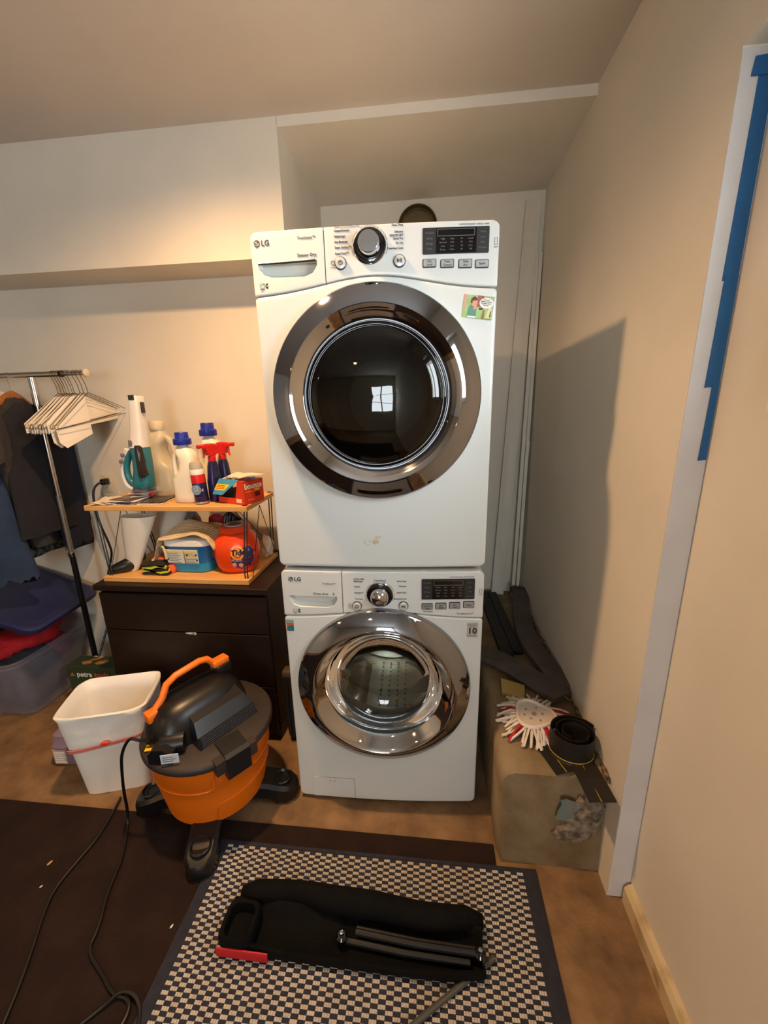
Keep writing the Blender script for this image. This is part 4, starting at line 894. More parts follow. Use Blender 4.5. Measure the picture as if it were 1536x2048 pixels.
def bounce():
    t = thing('dryer_sheet_box', 'orange-red open dryer sheet carton with blue flap', 'box', (-.262, .338, ZU+.001), -.36)
    L, D, h, th = .150, .115, .098, .0015; b = B()
    b.box(-L, 0, 0, th, 0, .026); b.prism([(-.050, .026), (0, .026), (0, h), (-.032, h)], 0, th); b.box(-L, 0, D-th, D, 0, h); b.box(-th, 0, th, D-th, 0, h); b.box(-L, -L+th, th, D-th, 0, h*.5); b.box(-L, 0, 0, D, 0, th)
    b.prism([(-.032, .0), (0, .0), (0, D), (-.12, D), (-.12, D*.6)], h-th, h, 'xy')
    b.obj('carton', CARTR, t, smooth=False)
    B().box(-L+.004, -.004, .012, D-.004, .002, .05).obj('shade_fill', CARTK, t, smooth=False)  # solid near-black block stands in for shade inside the open carton
    fl = B().loft([[(-.160, -.022, .040), (-.102, -.022, .040), (-.102, -.0205, .040), (-.160, -.0205, .040)], [(-.148, .012, .103), (-.035, .012, .103), (-.035, .0135, .103), (-.148, .0135, .103)]]).obj('blue_flap', CARTB, t, smooth=False, label='blue printed flap')
    k = (.034/.063)
    B().loft([[(-.1565, -.0225+k*.018, .058), (-.098, -.0225+k*.018, .058), (-.098, -.02+k*.018, .058), (-.1565, -.02+k*.018, .058)], [(-.152, -.0225+k*.042, .082), (-.076, -.0225+k*.042, .082), (-.076, -.02+k*.042, .082), (-.152, -.02+k*.042, .082)]]).obj('yellow_panel', YELP, fl, smooth=False)
    for z in (.064, .070, .076): B().box(-.148, -.10, -.0232+k*(z-.04), -.02+k*(z-.04), z, z+.0022).obj('flap_print', REDP, fl, smooth=False)
    SIDE = Matrix.Rotation(PI/2, 4, 'Z') @ FACE
    text('bounce', .034, (.0003, .006, .074), WTXT, t, rot=SIDE, bold=.0008, ext=.0006); text('gold', .018, (.0003, .062, .057), YELP, t, rot=SIDE, bold=.0006)
    text('outdoor fresh', .008, (.0003, .010, .052), TIDEY, t, rot=SIDE); text('120 sheets', .009, (.0003, .02, .016), M('carton_pink', '#e88a70', .5), t, rot=SIDE)
    B().box(-.046, -.016, -.0008, .001, .008, .024).obj('price_patch', M('price_paper', '#e6cfc0', .6), t, smooth=False)
    bc = B()
    for q in range(7): bc.box(-.001, .0008, .062+q*.0045, .064+q*.0045+.001*(q % 2), .026, .046)
    bc.obj('bar_code', CARTK, t, smooth=False)
    t2 = thing('sheet_leaflet', 'torn white printed paper flap lying over the orange carton', 'paper', (-.262, .338, ZU+.101), -.36)
    def f(u, v): return (-.135+.165*u, .015+.09*v, .001+.016*u*u*(1.2-v)+.012*v+.004*abs(math.sin(5*u+2*v)))
    b = B().grid(f, 12, 8); r_ = bmesh.ops.extrude_face_region(b.b, geom=list(b.b.faces))
    for e in r_['geom']:
        if isinstance(e, bmesh.types.BMVert): e.co.z += .0012
    b.obj('leaf', M('leaf_paper', '#e3d3c0', .6), t2, ang=60)
    text('sheets', .018, (.006, .02, .008), CLBLUE, t2, rot=SIDE, bold=.0004); text('MEGA SHEETS', .012, (-.07, .012, .010), DARKTXT, t2, align='CENTER')
bounce()
def lower_items():
    z0 = ZL+.001
    def cone(name, lab, c, h, rt, squash, ph, rotz):
        t = thing(name, lab, 'liner', c, rotz)
        R = []
        for f in [i/12 for i in range(13)]:
            r = .024+(rt-.024)*(f**.8); R.append(se(.04*f-.03*(1-f), 0, f*h, r, r*squash*(.8+.2*f), 2.2, 36, 0, .05*f, 3, ph))
        R2 = [[(x*.985, y*.97, z) for x, y, z in r] for r in R[::-1]]
        B().loft(R+R2[:-1], True, True).obj('shell', M('milky_plastic', '#e8e0d2', .4), t, ang=70)
    cone('white_cone', 'tall white plastic cone standing at the front of the lower shelf', (-.822, .372, z0), .262, .080, .55, .5, -.05)
    cone('white_cone', 'second white plastic cone leaning behind the front one', (-.752, .52, z0), .258, .072, .6, 1.9, .1)
    t = thing('mouthwash_bottle', 'slim bottle of green liquid with blue label behind the white cone', 'bottle', (-.925, .50, z0))
    B().loft([se(0, 0, z, rx, ry, 3.5, 24) for z, rx, ry in ((0, .032, .025), (.005, .036, .028), (.085, .036, .028), (.09, .035, .028))]).obj('lower_bottle', GREENL, t)
    B().loft([se(0, 0, z, .0362, .0285, 3.5, 24) for z in (.09, .14)]).obj('label', CLBLUE, t); B().loft([se(0, 0, z, rx, ry, 3.2, 24) for z, rx, ry in ((.14, .035, .028), (.165, .032, .026), (.18, .02, .018), (.185, .016, .016))]).obj('shoulder', M('haze_plastic', '#a8a99d', .3), t)
    t = thing('black_torch', 'black ribbed flashlight-like tool lying at the left end of the lower shelf', 'tool', (-.895, .35, z0))
    B().tube([(-.935, .325, z0+.008), (-.915, .33, z0+.018), (-.87, .36, z0+.03), (-.835, .40, z0+.034)], lambda q: .008+.022*min(1, q*1.6), 14, smooth=2).obj('grip', BLACK, t, w=True)
    t = thing('work_gloves', 'black and lime work gloves folded in front of the cleaning tub', 'gloves', (-.705, .345, z0))
    for k, (m, dz) in enumerate(((GLOVEK, 0), (GLOVEY, .012), (GLOVEK, .020), (GLOVEY, .030), (GLOVEK, .036))):
        def f(u, v, k=k, dz=dz): return (-.765+.115*u+.008*math.sin(v*4+k), .318+.06*v, z0+.003+dz+.008*math.sin(5*u+k*1.3)*math.sin(PI*u)+.006*v)
        b = B().grid(f, 14, 6); r_ = bmesh.ops.extrude_face_region(b.b, geom=list(b.b.faces))
        for e in r_['geom']:
            if isinstance(e, bmesh.types.BMVert): e.co.z += .009
        b.obj('glove_fold', m, t, w=True, ang=60)
    B().loft([se(-.655, .36, z, rx, .02, 2.5, 14) for z, rx in ((z0+.002, .02), (z0+.02, .028), (z0+.04, .02))]).obj('cuff', GLOVEO, t, w=True); B().loft([se(-.715, .375, z, rx, .018, 2.5, 14) for z, rx in ((z0+.035, .03), (z0+.055, .036), (z0+.07, .02))]).obj('cuff', GLOVEO, t, w=True)
    # blue tub with towel
    t = thing('powder_tub', 'blue plastic cleaning powder tub with a towel over its lid', 'tub', (-.568, .43, z0))
    B().loft([se(0, 0, z, rx, ry, 4.5, 36) for z, rx, ry in ((0, .088, .066), (.004, .093, .070), (.045, .098, .074))]).obj('lower_band', CYAN, t)
    tb = B().loft([se(0, 0, z, rx, ry, 4.5, 36) for z, rx, ry in ((.045, .098, .074), (.125, .106, .082), (.128, .107, .083))]).obj('tub_body', TUBB, t)
    B().loft([se(0, 0, z, rx, ry, 4.5, 36) for z, rx, ry in ((.128, .111, .087), (.13, .113, .089), (.152, .112, .088), (.158, .104, .080))]).obj('lid', WPLA, t)
    lb = B().loft([[(-.088, -.0805, .048), (-.088, -.0755, .048), (.055, -.0755, .048), (.055, -.0805, .048)], [(-.094, -.087, .113), (-.094, -.080, .113), (.058, -.080, .113), (.058, -.087, .113)]]).obj('white_label', M('tub_label', '#d9ddd6', .5), t, smooth=False)
    for i, (x, z, w_, h_) in enumerate(((-.082, .102, .062, .007), (-.012, .102, .062, .007), (-.012, .076, .062, .006))): B().box(x, x+w_, -.0882+(.113-z)*.1, -.083, z, z+h_).obj('label_band', YELP, lb, smooth=False)
    for i in range(12):
        x = -.080 if i < 6 else -.008; z = .097-.0085*(i % 6); B().box(x, x+.045+.012*(i % 2), -.0872+(.113-z)*.1, -.082, z-.004, z-.0015).obj('label_line', GREYTXT, lb, smooth=False)
    for x, z in ((.046, .092), (.046, .066), (-.088, .07), (.004, .09)): B().box(x, x+.008, -.0876+(.113-z)*.1, -.082, z-.006, z+.002).obj('label_icon', DARKTXT, lb, smooth=False)
    B().box(-.0045, -.003, -.0872, -.0765, .05, .112).obj('label_line', GREYTXT, lb, smooth=False)
    B().loft([se(.1035, -.015, z, .002, ry, 2, 14) for z, ry in ((.055, .01), (.065, .03), (.1, .032), (.112, .012))]).obj('side_label', M('side_yellow', '#8a8a2a', .5), t)
    # towel
    zt = z0+.160
    def tw(u, v):
        x = -.725+.30*u; y = .335+.20*v; dx = (x+.568)/.112; dy = (y-.43)/.09
        top = zt+.045*math.exp(-((x+.60)/.075)**2-((y-.45)/.08)**2)+.02*math.exp(-((x+.50)/.05)**2)
        over = max(0, -dx-1.0)*.34+max(0, dx-1.05)*.18+max(0, -dy-1.02)*.075
        return (x+.0*over, y, max(z0+.062, top-over+.006*math.sin(26*x+9*y)+.004*math.sin(60*y)))
    b = B().grid(tw, 44, 26); r_ = bmesh.ops.extrude_face_region(b.b, geom=list(b.b.faces))
    for e in r_['geom']:
        if isinstance(e, bmesh.types.BMVert): e.co.z += .006
    o = thing('knit_towel', 'cream ribbed towel draped over the blue tub', 'towel', (-.585, .43, zt))
    b.obj('cloth', TOWEL, o, w=True, ang=80)
    for k in range(13):
        v_ = .04+k*.075; B().tube([Vector(tw(u/30, v_))+Vector((0, 0, .0065)) for u in range(31)], .0022, 5).obj('rib', TOWEL, o, w=True)
    B().tube([(-.665, .337, zt-.03), (-.655, .332, zt-.035), (-.650, .33, zt-.06), (-.648, .33, zt-.085)], .005, 8, smooth=2).obj('hanging_loop', TOWEL, o, w=True)
    # orange pods tub
    t = thing('pods_tub', 'round orange detergent pods tub with purple label', 'tub', (-.360, .42, z0), .22); t.scale = (.95, .95, .98)
    b = B().loft([se(0, 0, z, r, r*.82, 2.6, 40) for z, r in ((0, .066), (.006, .078), (.03, .094), (.075, .103), (.12, .102), (.155, .092), (.178, .074), (.186, .062))]); b.obj('jar', TIDEO, t, ang=60)
    ld = B().lathe([(.062, .184), (.068, .188), (.069, .206), (.064, .214), (.001, .216)], n=40).obj('lid', TIDEO, t); B().lathe([(.047, .2155), (.046, .2185), (.001, .219)], n=36).obj('lid_label', M('lid_label_grey', '#b9b4bc', .5), ld); B().lathe([(.03, .2185), (.029, .2198), (.001, .22)], n=24).obj('lid_print', M('lid_print_dark', '#4a4452', .5), ld)
    def sf(d):
        def g(c):
            x = max(-.1, min(.1, c.x)); z = c.z; rr_ = None; pr = ((0, .066), (.006, .078), (.03, .094), (.075, .103), (.12, .102), (.155, .092), (.178, .074))
            for (za, ra), (zb_, rb_) in zip(pr, pr[1:]):
                if za <= z <= zb_: rr_ = ra+(rb_-ra)*(z-za)/(zb_-za)
            rr_ = rr_ or .1; q = min(.98, abs(x)/rr_)
            return Vector((x, -rr_*.82*(1-q**2.6)**(1/2.6)-d, z))
        return g
    def patch(name, m, cx, cz, rx, rz, d, par):
        g = sf(d); b = B(); c = b.b.verts.new(g(Vector((cx, 0, cz)))); prev = None; rings = []
        for q in (.33, .66, 1): rings.append([b.b.verts.new(g(Vector((cx+rx*q*math.cos(a), 0, cz+rz*q*math.sin(a))))) for a in [i*PI/14 for i in range(28)]])
        for i in range(28): b.b.faces.new((c, rings[0][i], rings[0][(i+1) % 28]))
        for ra, rb_ in zip(rings, rings[1:]):
            for i in range(28): b.b.faces.new((ra[i], rb_[i], rb_[(i+1) % 28], ra[(i+1) % 28]))
        return b.obj(name, m, par, recalc=False)
    pl_ = patch('purple_label', TIDEP, .045, .075, .058, .052, .001, t); patch('bullseye', TIDEY, .018, .105, .03, .034, .0017, pl_); patch('bullseye', TIDEO, .018, .105, .022, .026, .0022, pl_); patch('bullseye', TIDEY, .018, .105, .014, .018, .0026, pl_)
    text('Tide', .034, (.020, 0, .106), M('tide_navy', '#1c2470', .4), pl_, align='CENTER', warp=sf(.0034), bold=.0012, shear=.2); text('PODS', .018, (.012, 0, .070), WTXT, pl_, align='CENTER', warp=sf(.0022), bold=.0006)
    for x, z in ((.0, .050), (.028, .046)): patch('round_icon', M('icon_pink', '#d9a0a0', .5), x, z, .010, .010, .002, pl_)
    patch('blue_icon', M('icon_blue', '#223a8a', .5), .066, .115, .014, .018, .0022, pl_); text('6', .02, (.066, 0, .115), WTXT, pl_, align='CENTER', warp=sf(.0032))
    text('SPRING', .010, (.062, 0, .078), M('lilac_print', '#a58ac0', .5), pl_, align='CENTER', warp=sf(.0022)); text('MEADOW', .010, (.062, 0, .062), M('lilac_print'), pl_, align='CENTER', warp=sf(.0022))
    # things at the back of the lower shelf
    t = thing('grey_pipe_end', 'pale plastic pipe elbow with grey end sticking up behind the towel', 'pipe', (-.645, .585, z0))
    B().tube([(-.635, .59, z0), (-.635, .59, z0+.15), (-.64, .58, z0+.20), (-.645, .55, z0+.222)], lambda q: .021+.004*(q > .8), 16, smooth=1).obj('pipe', GREYPL, t, w=True); B().lathe([(.031, -.004), (.034, 0), (.034, .006), (.001, .007)], n=24).xf(Matrix.Translation((-.647, .54, z0+.226)) @ Matrix.Rotation(1.0, 4, 'X')).obj('end_disc', M('pipe_grey', '#6f6d68', .5), t, w=True)
    t = thing('red_pouch', 'red rounded pouch at the back of the lower shelf', 'pouch', (-.535, .585, z0)); B().loft([se(-.535, .585, z0+z, rx, ry, 2.4, 20) for z, rx, ry in ((0, .03, .025), (.05, .042, .03), (.15, .045, .03), (.20, .036, .022), (.215, .015, .01))]).obj('pouch', M('dull_red', '#a1222c', .6), t, w=True)
    t = thing('black_clips', 'tangle of black plastic clips behind the orange tub', 'clips', (-.455, .575, z0))
    for k in range(6): B().tube([(-.49+.012*k, .57+.01*(k % 2), z0+.0+.0*k), (-.48+.013*k, .56, z0+.12), (-.49+.015*k+.02*math.sin(k), .57, z0+.2+.012*math.sin(2*k)), (-.46+.008*k, .58, z0+.225-.006*k), (-.43+.004*k, .575, z0+.19)], .009, 8, smooth=2).obj('clip', BLACK, t, w=True)
    b = B(); bmesh.ops.create_icosphere(b.b, subdivisions=4, radius=1)
    for v in b.b.verts:
        q = v.co; k = 1+.12*math.sin(6*q.x+4*q.z)+.1*math.sin(9*q.y-5*q.z)+.06*math.sin(19*q.x+11*q.y); v.co = Vector((-.292+q.x*.030*k, .585+q.y*.03*k, z0+.052+q.z*.05*k))
    tag(b.obj('crumpled_bag', M('white_bag', '#d8d0c0', .5), ang=80), 'crumpled white plastic bag at the right end of the lower shelf', 'bag')
lower_items()
# ================================================================== clothes rack, hangers, clothes
RX, RY, RZ = -1.312, .535, 1.683
def rack():
    t = thing('clothes_rack', 'chrome and black clothes rail on wheels against the back wall', 'clothes rack', (RX, RY, 0))
    B().tube([(-2.6, RY, RZ), (-1.155, RY, RZ)], .0125, 14).obj('rail', RODM, t, w=True)
    B().tube([(-1.19, RY, RZ), (-1.035, RY, RZ)], .0098, 14).obj('rail_extension', RODM, t, w=True)
    B().lathe([(.0135, 0), (.0145, .002), (.0145, .012), (.0135, .014)], (-1.165, RY, RZ), 'x', 16).obj('rail_collar', RODB, t, w=True)
    B().lathe([(.014, 0), (.018, .002), (.018, .009), (.014, .012), (.001, .0125)], (-1.04, RY, RZ), 'x', 24).obj('end_cap', M('cap_ivory', '#cdbfa8', .5), t, w=True)
    B().tube([(RX, RY, 1.672), (RX, RY, 1.545)], .0155, 14).obj('upright', RODM, t, w=True); B().tube([(RX, RY, 1.56), (RX, RY, 1.10)], .0105, 14).obj('upright', RODM, t, w=True)
    B().tube([(RX, RY, 1.12), (RX, RY, .80)], .0118, 14).obj('upright', M('rack_grey', '#8d8a84', .3, .7), t, w=True); B().tube([(RX, RY, .815), (RX, RY, .05)], .0135, 14).obj('upright', RODB, t, w=True)
    B().lathe([(.016, 0), (.017, .004), (.016, .02)], (RX, RY, .80), n=16).obj('upright_collar', RODM, t, w=True)
    B().tube([(RX-.125, RY, .05), (RX+.11, RY, .05)], .012, 12).obj('foot_bar', RODB, t, w=True)
    for q in (-.115, .10): B().lathe([(.024, -.009), (.026, -.004), (.026, .004), (.024, .009)], (RX+q, RY, .0265), 'y', 18).obj('wheel', RODB, t, w=True)
rack()
def hang_m(x, yaw, tilt=0, dz=0):
    return Matrix.Translation((x, RY, RZ+dz)) @ Matrix.Rotation(yaw, 4, 'Z') @ Matrix.Rotation(tilt, 4, 'Y')
def hook(b, r=.0014, top=.012, drop=.085):
    pts = [(.010*math.cos(a)*1.25, 0, .0005+.0118*math.sin(a)*1.1) for a in [(-.6+i*(PI+.9)/12) for i in range(13)]]
    pts = [(x, y, z) for x, y, z in pts]+[(-.004, 0, -.03), (0, 0, -.05), (0, 0, -drop)]
    b.tube(pts, r, 6); return b
def wire_hanger(x, yaw, tilt, label, paper, mirror=False):
    t = thing('wire_hanger', label, 'hanger', (x, RY, RZ-.2), 0, 'wire hangers on the rail')
    m = hang_m(x, yaw, tilt)
    b = hook(B()); s_ = .195
    b.tube([(0, 0, -.085), (-.02, 0, -.095), (-s_, 0, -.195), (-s_-.005, 0, -.203), (-s_, 0, -.21), (s_, 0, -.21), (s_+.005, 0, -.203), (s_, 0, -.195), (.02, 0, -.095), (0, 0, -.085)], .0014, 6)
    b.xf(m).obj('wire', WIRE, t, w=True)
    if paper:
        for sd in (-1, 1):
            poly = [(-.028, -.098), (.028, -.098), (.186, -.19), (.19, -.232), (-.19, -.232), (-.186, -.19)] if paper == 1 else [(-.19, -.19), (-.02, -.098), (.015, -.098), (-.02, -.27), (-.17, -.30), (-.195, -.27)]
            b = B().loft([[(px, sd*(.003+.0+(.012 if pz < -.15 else 0)), pz) for px, pz in poly], [(px, sd*(.0038+(.012 if pz < -.15 else 0)), pz) for px, pz in poly]]).xf(m)
            b.obj('paper_sleeve', PAPER, t, w=True, smooth=False)
order = ['first', 'second', 'third', 'fourth', 'fifth', 'sixth', 'seventh']
for k in range(7):
    wire_hanger(-1.205+k*.0135, 1.47+.03*math.sin(k*2), -.13-.02*(k % 3), f'wire hanger with white paper sleeve, {order[k]} from the left in the bunch', 1)
wire_hanger(-1.098, 1.5, -.16, 'wire hanger with a long torn white paper flap, right of the bunch', 2)
wire_hanger(-1.080, 1.5, -.17, 'bare wire hanger next to the torn paper flap', 0)
wire_hanger(-1.058, 1.47, -.16, 'bare wire hanger closest to the rail end', 0)
def wood_hanger(x, yaw, label, mat, w_=.19):
    t = thing('wooden_hanger' if mat is WOODH else 'plastic_hanger', label, 'hanger', (x, RY, RZ-.2))
    m = hang_m(x, yaw)
    hook(B(), .0018, drop=.07).xf(m).obj('hook', CHROME, t, w=True)
    R = []
    for i in range(17):
        u = -1+2*i/16; z = -.078-.085*abs(u)**1.35; hh = .017-.005*abs(u)
        R.append([(u*w_, y, z+zz) for y, zz in ((-.006, -hh), (.006, -hh), (.008, 0), (.004, hh*.7), (-.004, hh*.7), (-.008, 0))])
    B().loft(R).xf(m).obj('shoulders', mat, t, w=True, ang=60)
    B().tube([(-w_*.85, 0, -.158), (w_*.85, 0, -.158)], .005, 8).xf(m).obj('bar', mat, t, w=True)
wood_hanger(-1.432, 1.92, 'golden brown wooden hanger inside the dark T-shirt', WOODH)
wood_hanger(-1.50, 1.45, 'white plastic hanger at the left edge of the rail', M('hanger_white', '#d9cfbf', .45))
def garment(name, label, cat, x, yaw, mat, prof, wob=.012, nfold=7, ph=0, extra=None, tears=0):
    """prof: list of (drop, half_width, half_depth, shift)"""
    t = thing(name, label, cat, (x, RY, RZ-1.0)); m = hang_m(x, yaw); R = []
    for d, hw, hd, sh in prof:
        r = []
        for k in range(48):
            a = 2*PI*k/48; c, s_ = math.cos(a), math.sin(a); q = min(1, d/.5)
            xx = hw*math.copysign(abs(c)**.75, c); yy = hd*math.copysign(abs(s_)**.8, s_)+wob*q*math.sin(nfold*xx/.2+ph+3*d)
            dz = -d+(.0 if d > .3 else 0)+tears*(.01*math.sin(k*2.3)+.008*math.sin(k*5.1))*(d == prof[-1][0])
            if d < .2: dz -= .34*max(0, abs(xx)-.06)
            r.append((xx+sh, yy, dz))
        R.append(r)
    B().loft(R, True, True).xf(m).obj('body', mat, t, w=True, ang=80)
    if extra: extra(t, m)
    return t
def tee_extra(t, m):
    for sd in (-1,):
        R = []
        for f in range(7):
            q = f/6; cx = sd*(.185+.075*q); cz = -.165-.20*q
            R.append([(cx+(.055+.012*q)*math.cos(a)*.75+sd*.02*math.sin(a), (.022+.022*q)*math.sin(a), cz+(.055+.012*q)*math.cos(a)*-sd*.35+.0*a) for a in [i*2*PI/20 for i in range(20)]])
        B().loft(R, True, True).xf(m).obj('sleeve', DKF, t, w=True, ang=80)
    B().tube([(.075*math.cos(a), .032*math.sin(a), -.118-.02*abs(math.sin(a))) for a in [i*2*PI/20 for i in range(21)]], .008, 8).xf(m).obj('collar', DKF, t, w=True)
garment('t_shirt', 'dark charcoal T-shirt hanging on the wooden hanger', 'shirt', -1.432, 1.92, DKF, [(.10, .07, .018, 0), (.125, .12, .026, 0), (.15, .17, .03, -.005), (.20, .195, .036, -.01), (.27, .19, .042, -.01), (.45, .175, .045, .0), (.65, .155, .048, .02), (.80, .145, .05, .03)], extra=tee_extra)
garment('black_shirt', 'black top hanging just right of the T-shirt', 'shirt', -1.36, 1.5, M('black_top', '#15141a', .95, hx2='#1c1b22', scale=18), [(.13, .06, .015, 0), (.16, .14, .018, 0), (.22, .17, .020, .01), (.45, .175, .022, .01), (.74, .185, .024, .01)], wob=.006, ph=1)
garment('navy_trousers', 'navy trousers hanging behind the chrome upright', 'trousers', -1.347, 1.55, NAVYF, [(.24, .09, .008, .085), (.27, .095, .009, .087), (.6, .09, .010, .095), (.85, .09, .012, .10)], ph=2, tears=1.2, wob=.003)
garment('patterned_shirt', 'grey patterned shirt showing below the T-shirt hem', 'shirt', -1.51, 1.45, PATF, [(.12, .08, .012, 0), (.16, .15, .018, 0), (.5, .16, .02, 0), (.88, .17, .022, .0)], ph=3)
garment('jeans', 'faded blue jeans with frayed hem hanging at the left edge', 'jeans', -1.268, .85, DENIM, [(.34, .04, .015, -.27), (.38, .055, .022, -.275), (.5, .075, .04, -.28), (.8, .10, .05, -.28), (.93, .115, .055, -.28)], ph=4, tears=1)

# ================================================================== outlet and shelf cord
def outlet():
    t = thing('wall_outlet', 'small clear-covered wall outlet left of the upper shelf', 'outlet', (-1.205, YB, 1.05))
    B().box(-1.245, -1.165, YB-.006, YB-.0005, 1.07, 1.19, .002).obj('plate', M('outlet_plate', '#d8cdb8', .4), t, w=True)
    for z in (1.105, 1.155): B().box(-1.222, -1.188, YB-.009, YB-.005, z-.015, z+.015, .003).obj('socket', M('socket_ivory', '#c4b79f', .4), t, w=True)
    t = thing('power_lead', 'black power lead plugged into the outlet and hanging behind the shelf', 'cord', (-1.2, YB, .85))
    B().box(-1.218, -1.192, YB-.05, YB-.0095, 1.138, 1.170, .006).obj('plug', CORD, t, w=True)
    B().tube([(-1.205, YB-.045, 1.154), (-1.215, .675, 1.15), (-1.235, .66, 1.12), (-1.24, .655, 1.05), (-1.235, .66, .93), (-1.215, .67, .83), (-1.21, .675, .76), (-1.27, .68, .64), (-1.285, .685, .55), (-1.225, .60, .44), (-1.245, .55, .33), (-1.255, .50, .243)], .0058, 8, smooth=2).obj('lead', CORD, t, w=True)
outlet()
# ================================================================== alcove: duct, leaning boards
def alcove():
    t = thing('vent_duct', 'open round dryer vent hole in the alcove back wall', 'vent', (.436, YA, 2.40))
    B().lathe([(.098, .0), (.1, -.012), (.094, -.014), (.088, -.006), (.086, -.002), (.001, -.0015)], (0, -.0005, 0), 'y', 48, False, False).obj('collar', DUCTM, t, ang=40)
    B().lathe([(.0705, 0), (.07, -.004), (.001, -.0042)], (0, -.002, 0), 'y', 40).obj('dark_bore', M('bore', '#5e5030', .6), t)
    def plank(name, label, p0, p1, w_, th, mat=BOARDW):
        p0, p1 = Vector(p0), Vector(p1); d = (p1-p0).normalized(); sd = Vector((1, 0, 0)); sd = (sd-d*sd.dot(d)).normalized(); n = d.cross(sd)
        b = B().loft([[p+sd*a*w_/2+n*c*th/2 for a, c in ((-1, -1), (1, -1), (1, 1), (-1, 1))] for p in (p0, p1)])
        tag(b.obj(name, mat, smooth=False), label, 'board')
    plank('trim_board', 'wide cream trim board leaning in the alcove corner', (.925, 1.115, .374), (1.008, 1.158, 2.478), .072, .014)
    plank('trim_board', 'narrow white strip leaning in the corner, left of two', (1.012, 1.09, .374), (1.040, 1.15, 2.25), .019, .014)
    plank('trim_board', 'narrow white strip leaning in the corner, right of two', (1.036, 1.085, .374), (1.055, 1.14, 2.24), .017, .014)
    plank('trim_board', 'thin short white stick behind the two narrow strips', (1.02, 1.135, .374), (1.060, 1.135, 1.30), .009, .008)
alcove()
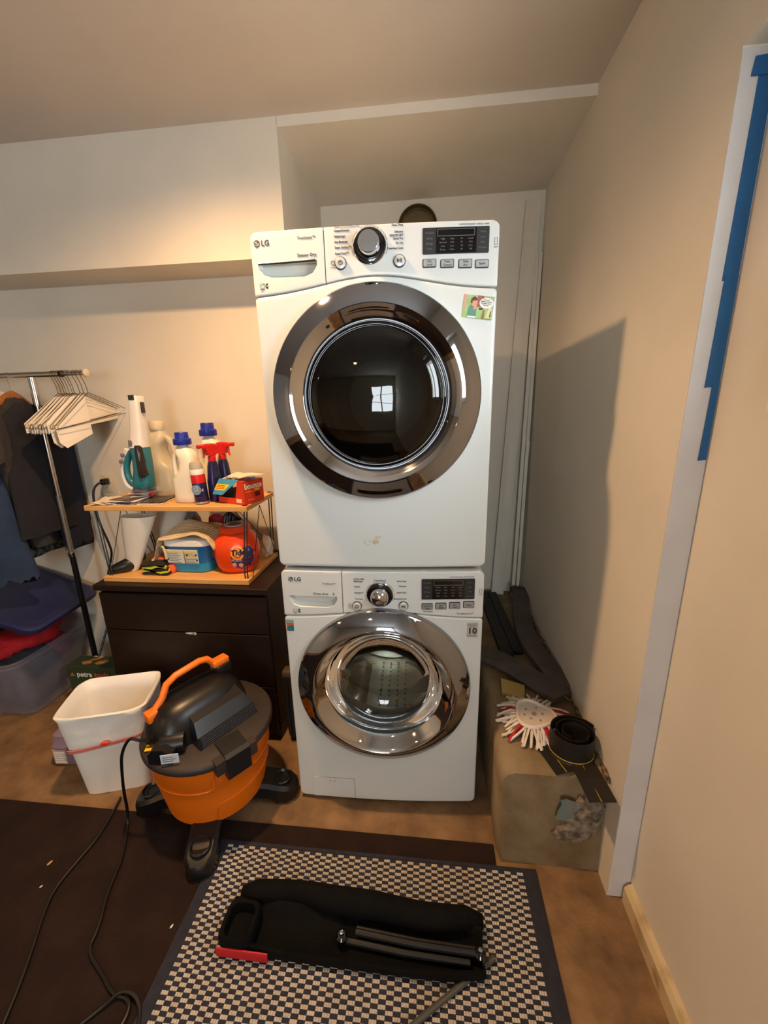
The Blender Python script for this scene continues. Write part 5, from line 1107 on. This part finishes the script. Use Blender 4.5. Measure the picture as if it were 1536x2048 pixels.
# ================================================================== things on the ledge
def ledge_things():
    z = .3715
    b = B()
    for k, (x0, x1) in enumerate(((.79, .845), (.848, .895))):
        tag(B().loft([[(x0+.02+q*.03, y, z+zz), (x1+.02+q*.03, y, z+zz), (x1+.02+q*.03, y, z+.02+zz), (x0+.02+q*.03, y, z+.02+zz)] for q, y, zz in ((0, 1.10, 0), (1, .45+.03*k, 0))]).obj('black_plank', DARKW, smooth=False), ('black plank on the ledge nearest the machines', 'black plank on the ledge beside the grey felt strip')[k], 'plank')
    tag(B().ribbon([(1.03, 1.05, z+.06), (1.035, .98, z+.07), (1.0, .80, z+.03), (.985, .66, z+.021), (.985, .54, z+.021), (1.005, .42, z+.022), (1.03, .30, z+.022), (1.035, .215, z+.022)], .088, .022, smooth=2).obj('felt_strip', FOAMG, ang=50), 'grey felt strip running back along the wall on the ledge', 'felt strip')
    tag(B().ribbon([(.70, .465, z+.022), (.78, .42, z+.023), (.86, .355, z+.024), (.94, .265, z+.023), (1.0, .19, z+.022), (1.02, .16, z+.022)], .092, .022, smooth=2).obj('felt_strip', FOAMG, ang=50), 'grey felt strip lying across the ledge towards the washer', 'felt strip')
    tag(B().tube([(1.055, .20, z+.012), (1.06, .165, z+.02), (1.045, .15, z+.03), (1.03, .165, z+.035)], .0025, 6, smooth=2).obj('loose_string', M('string_tan', '#8d7650', .8)), 'loose tan string at the end of the felt strips', 'string')
    tag(B().loft([[(x, y, zz) for x, y in ((.80, .20), (.88, .17), (.90, .25), (.81, .29))] for zz in (z, z+.012)]).obj('foam_scrap', FOAMY, smooth=False), 'yellow foam scrap under the grey felt strip', 'foam')
    # spin mop head
    c = Vector((.888, .055, z)); t = thing('mop_head', 'triangular white and red string mop head on the ledge', 'mop head', c, .35); t.scale = (1.22, 1.22, 1.22)
    def tri(r, z_, k=.12, n=42, sc=1): return [((r*(1-k*math.cos(3*(a))))*math.cos(a)*sc*-1, (r*(1-k*math.cos(3*a)))*math.sin(a)*sc, z_) for a in [i*2*PI/n for i in range(n)]]
    T = Matrix.Rotation(-.5, 4, 'Z')
    B().loft([tri(.048, .016), tri(.053, .022), tri(.053, .032), tri(.049, .036), tri(.047, .034), tri(.002, .033)]).xf(T).obj('plate', MOPP, t)
    B().tube([Vector(p) for p in tri(.054, .033)]+[Vector(tri(.054, .033)[0])], .0055, 8).xf(T).obj('plate_rim', MOPW, t)
    for x, y, r in ((0, 0, .007), (.024, .004, .0035), (-.022, .014, .0035), (-.010, -.022, .0035), (.016, -.024, .0035), (.008, .026, .0035), (-.028, -.01, .0035)): B().lathe([(r, .0335), (r, .0352), (r*.6, .0352)], (x, y, 0), n=14).xf(T).obj('plate_hole', M('hole_brown', '#9a8468', .7), t)
    for k in range(96):
        a = 2*PI*k/96+random.uniform(-.05, .05); L = random.uniform(.082, .125); bend = random.uniform(-.55, .55)
        a2 = a+bend*.35; zz = .022-(k % 3)*.005
        b = B().tube([(.046*math.cos(a), .046*math.sin(a), zz+.008), (.066*math.cos(a), .066*math.sin(a), zz+.007), (.5*(.066+L)*math.cos((a+a2)/2), .5*(.066+L)*math.sin((a+a2)/2), zz-.002), (L*math.cos(a2), L*math.sin(a2), .006)], .0036, 5)
        b.obj('red_strand' if (k//3) % 6 == 0 else 'strand', MOPR if (k//3) % 6 == 0 else MOPW, t)
    # coil of rubber cove base
    t = thing('rubber_coil', 'coiled roll of black rubber cove strip on the ledge', 'roll', (.986, -.06, z), 0); t.scale = (1.12, 1.12, 1.0)
    p = []
    for i in range(90):
        a = 2*PI*2.6*i/89+.4; r = .072-.016*(2.6*i/89)
        p.append((r*math.cos(a), r*.92*math.sin(a)))
    R = [[(x, y, 0+.006), (x*1.03, y*1.03, .006), (x*1.0, y*1.0, .082), (x*.97, y*.97, .082)] for x, y in p]
    B().loft(R).obj('strip', COVEB, t, ang=50)
    B().tube([(x*1.03, y*1.03, .012) for x, y in p[:36]], .0016, 5).obj('yellow_line', YEL, t)
    B().tube([(x*1.035, y*1.035, .005) for x, y in p[:36]], .005, 6).obj('toe', COVEB, t)
    for k, (p0, p1, lab) in enumerate((((.905, -.03), (.945, -.150), 'flat black rubber strip with yellow line lying under the mop and coil'), ((1.0, -.10), (1.014, -.245), 'flat black rubber strip with yellow line overhanging the ledge front'))):
        t = thing('rubber_strip', lab, 'rubber strip', (p0[0], p0[1], z)); zz = z+.001+.004*k
        d = Vector((p1[0]-p0[0], p1[1]-p0[1], 0)).normalized(); n = Vector((-d.y, d.x, 0))
        w_ = .040
        B().ribbon([Vector((*p0, zz)), Vector(((p0[0]+p1[0])/2, (p0[1]+p1[1])/2, zz)), Vector((*p1, zz-.004*k))], w_*2, .0032).obj('strip', COVEB, t, w=True, smooth=False)
        e = Vector((*p1, zz+.0033-.004*k)); s0 = Vector((*p0, zz+.0033))
        B().tube([s0-n*.004, e-n*.004], .0012, 5).obj('yellow_line', YEL, t, w=True)
ledge_things()
# ================================================================== masking tape on the jamb
def tape():
    t_ = (((1.097, 1.127, 1.745, 2.10), 'longest strip of blue masking tape at the top of the jamb'), ((1.098, 1.127, 1.535, 1.757), 'blue masking tape strip in the middle of the jamb'), ((1.110, 1.127, 1.375, 1.545), 'narrow blue masking tape strip at the bottom of the run'), ((1.086, 1.127, 2.085, 2.118), 'short blue tape end across the top of the jamb'))
    for k, ((x0, x1, z0, z1), lab) in enumerate(t_):
        y = -.2431-.0006*k
        poly = [(x0+.0, z0), (x1, z0+.002), (x1, z1), (x0+.003, z1-.003), (x0+.002, (z0+z1)/2)]
        tag(B().prism(poly, y-.0005, y).obj('masking_tape', TAPE, smooth=False), lab, 'tape', 'blue tape on the jamb')
tape()
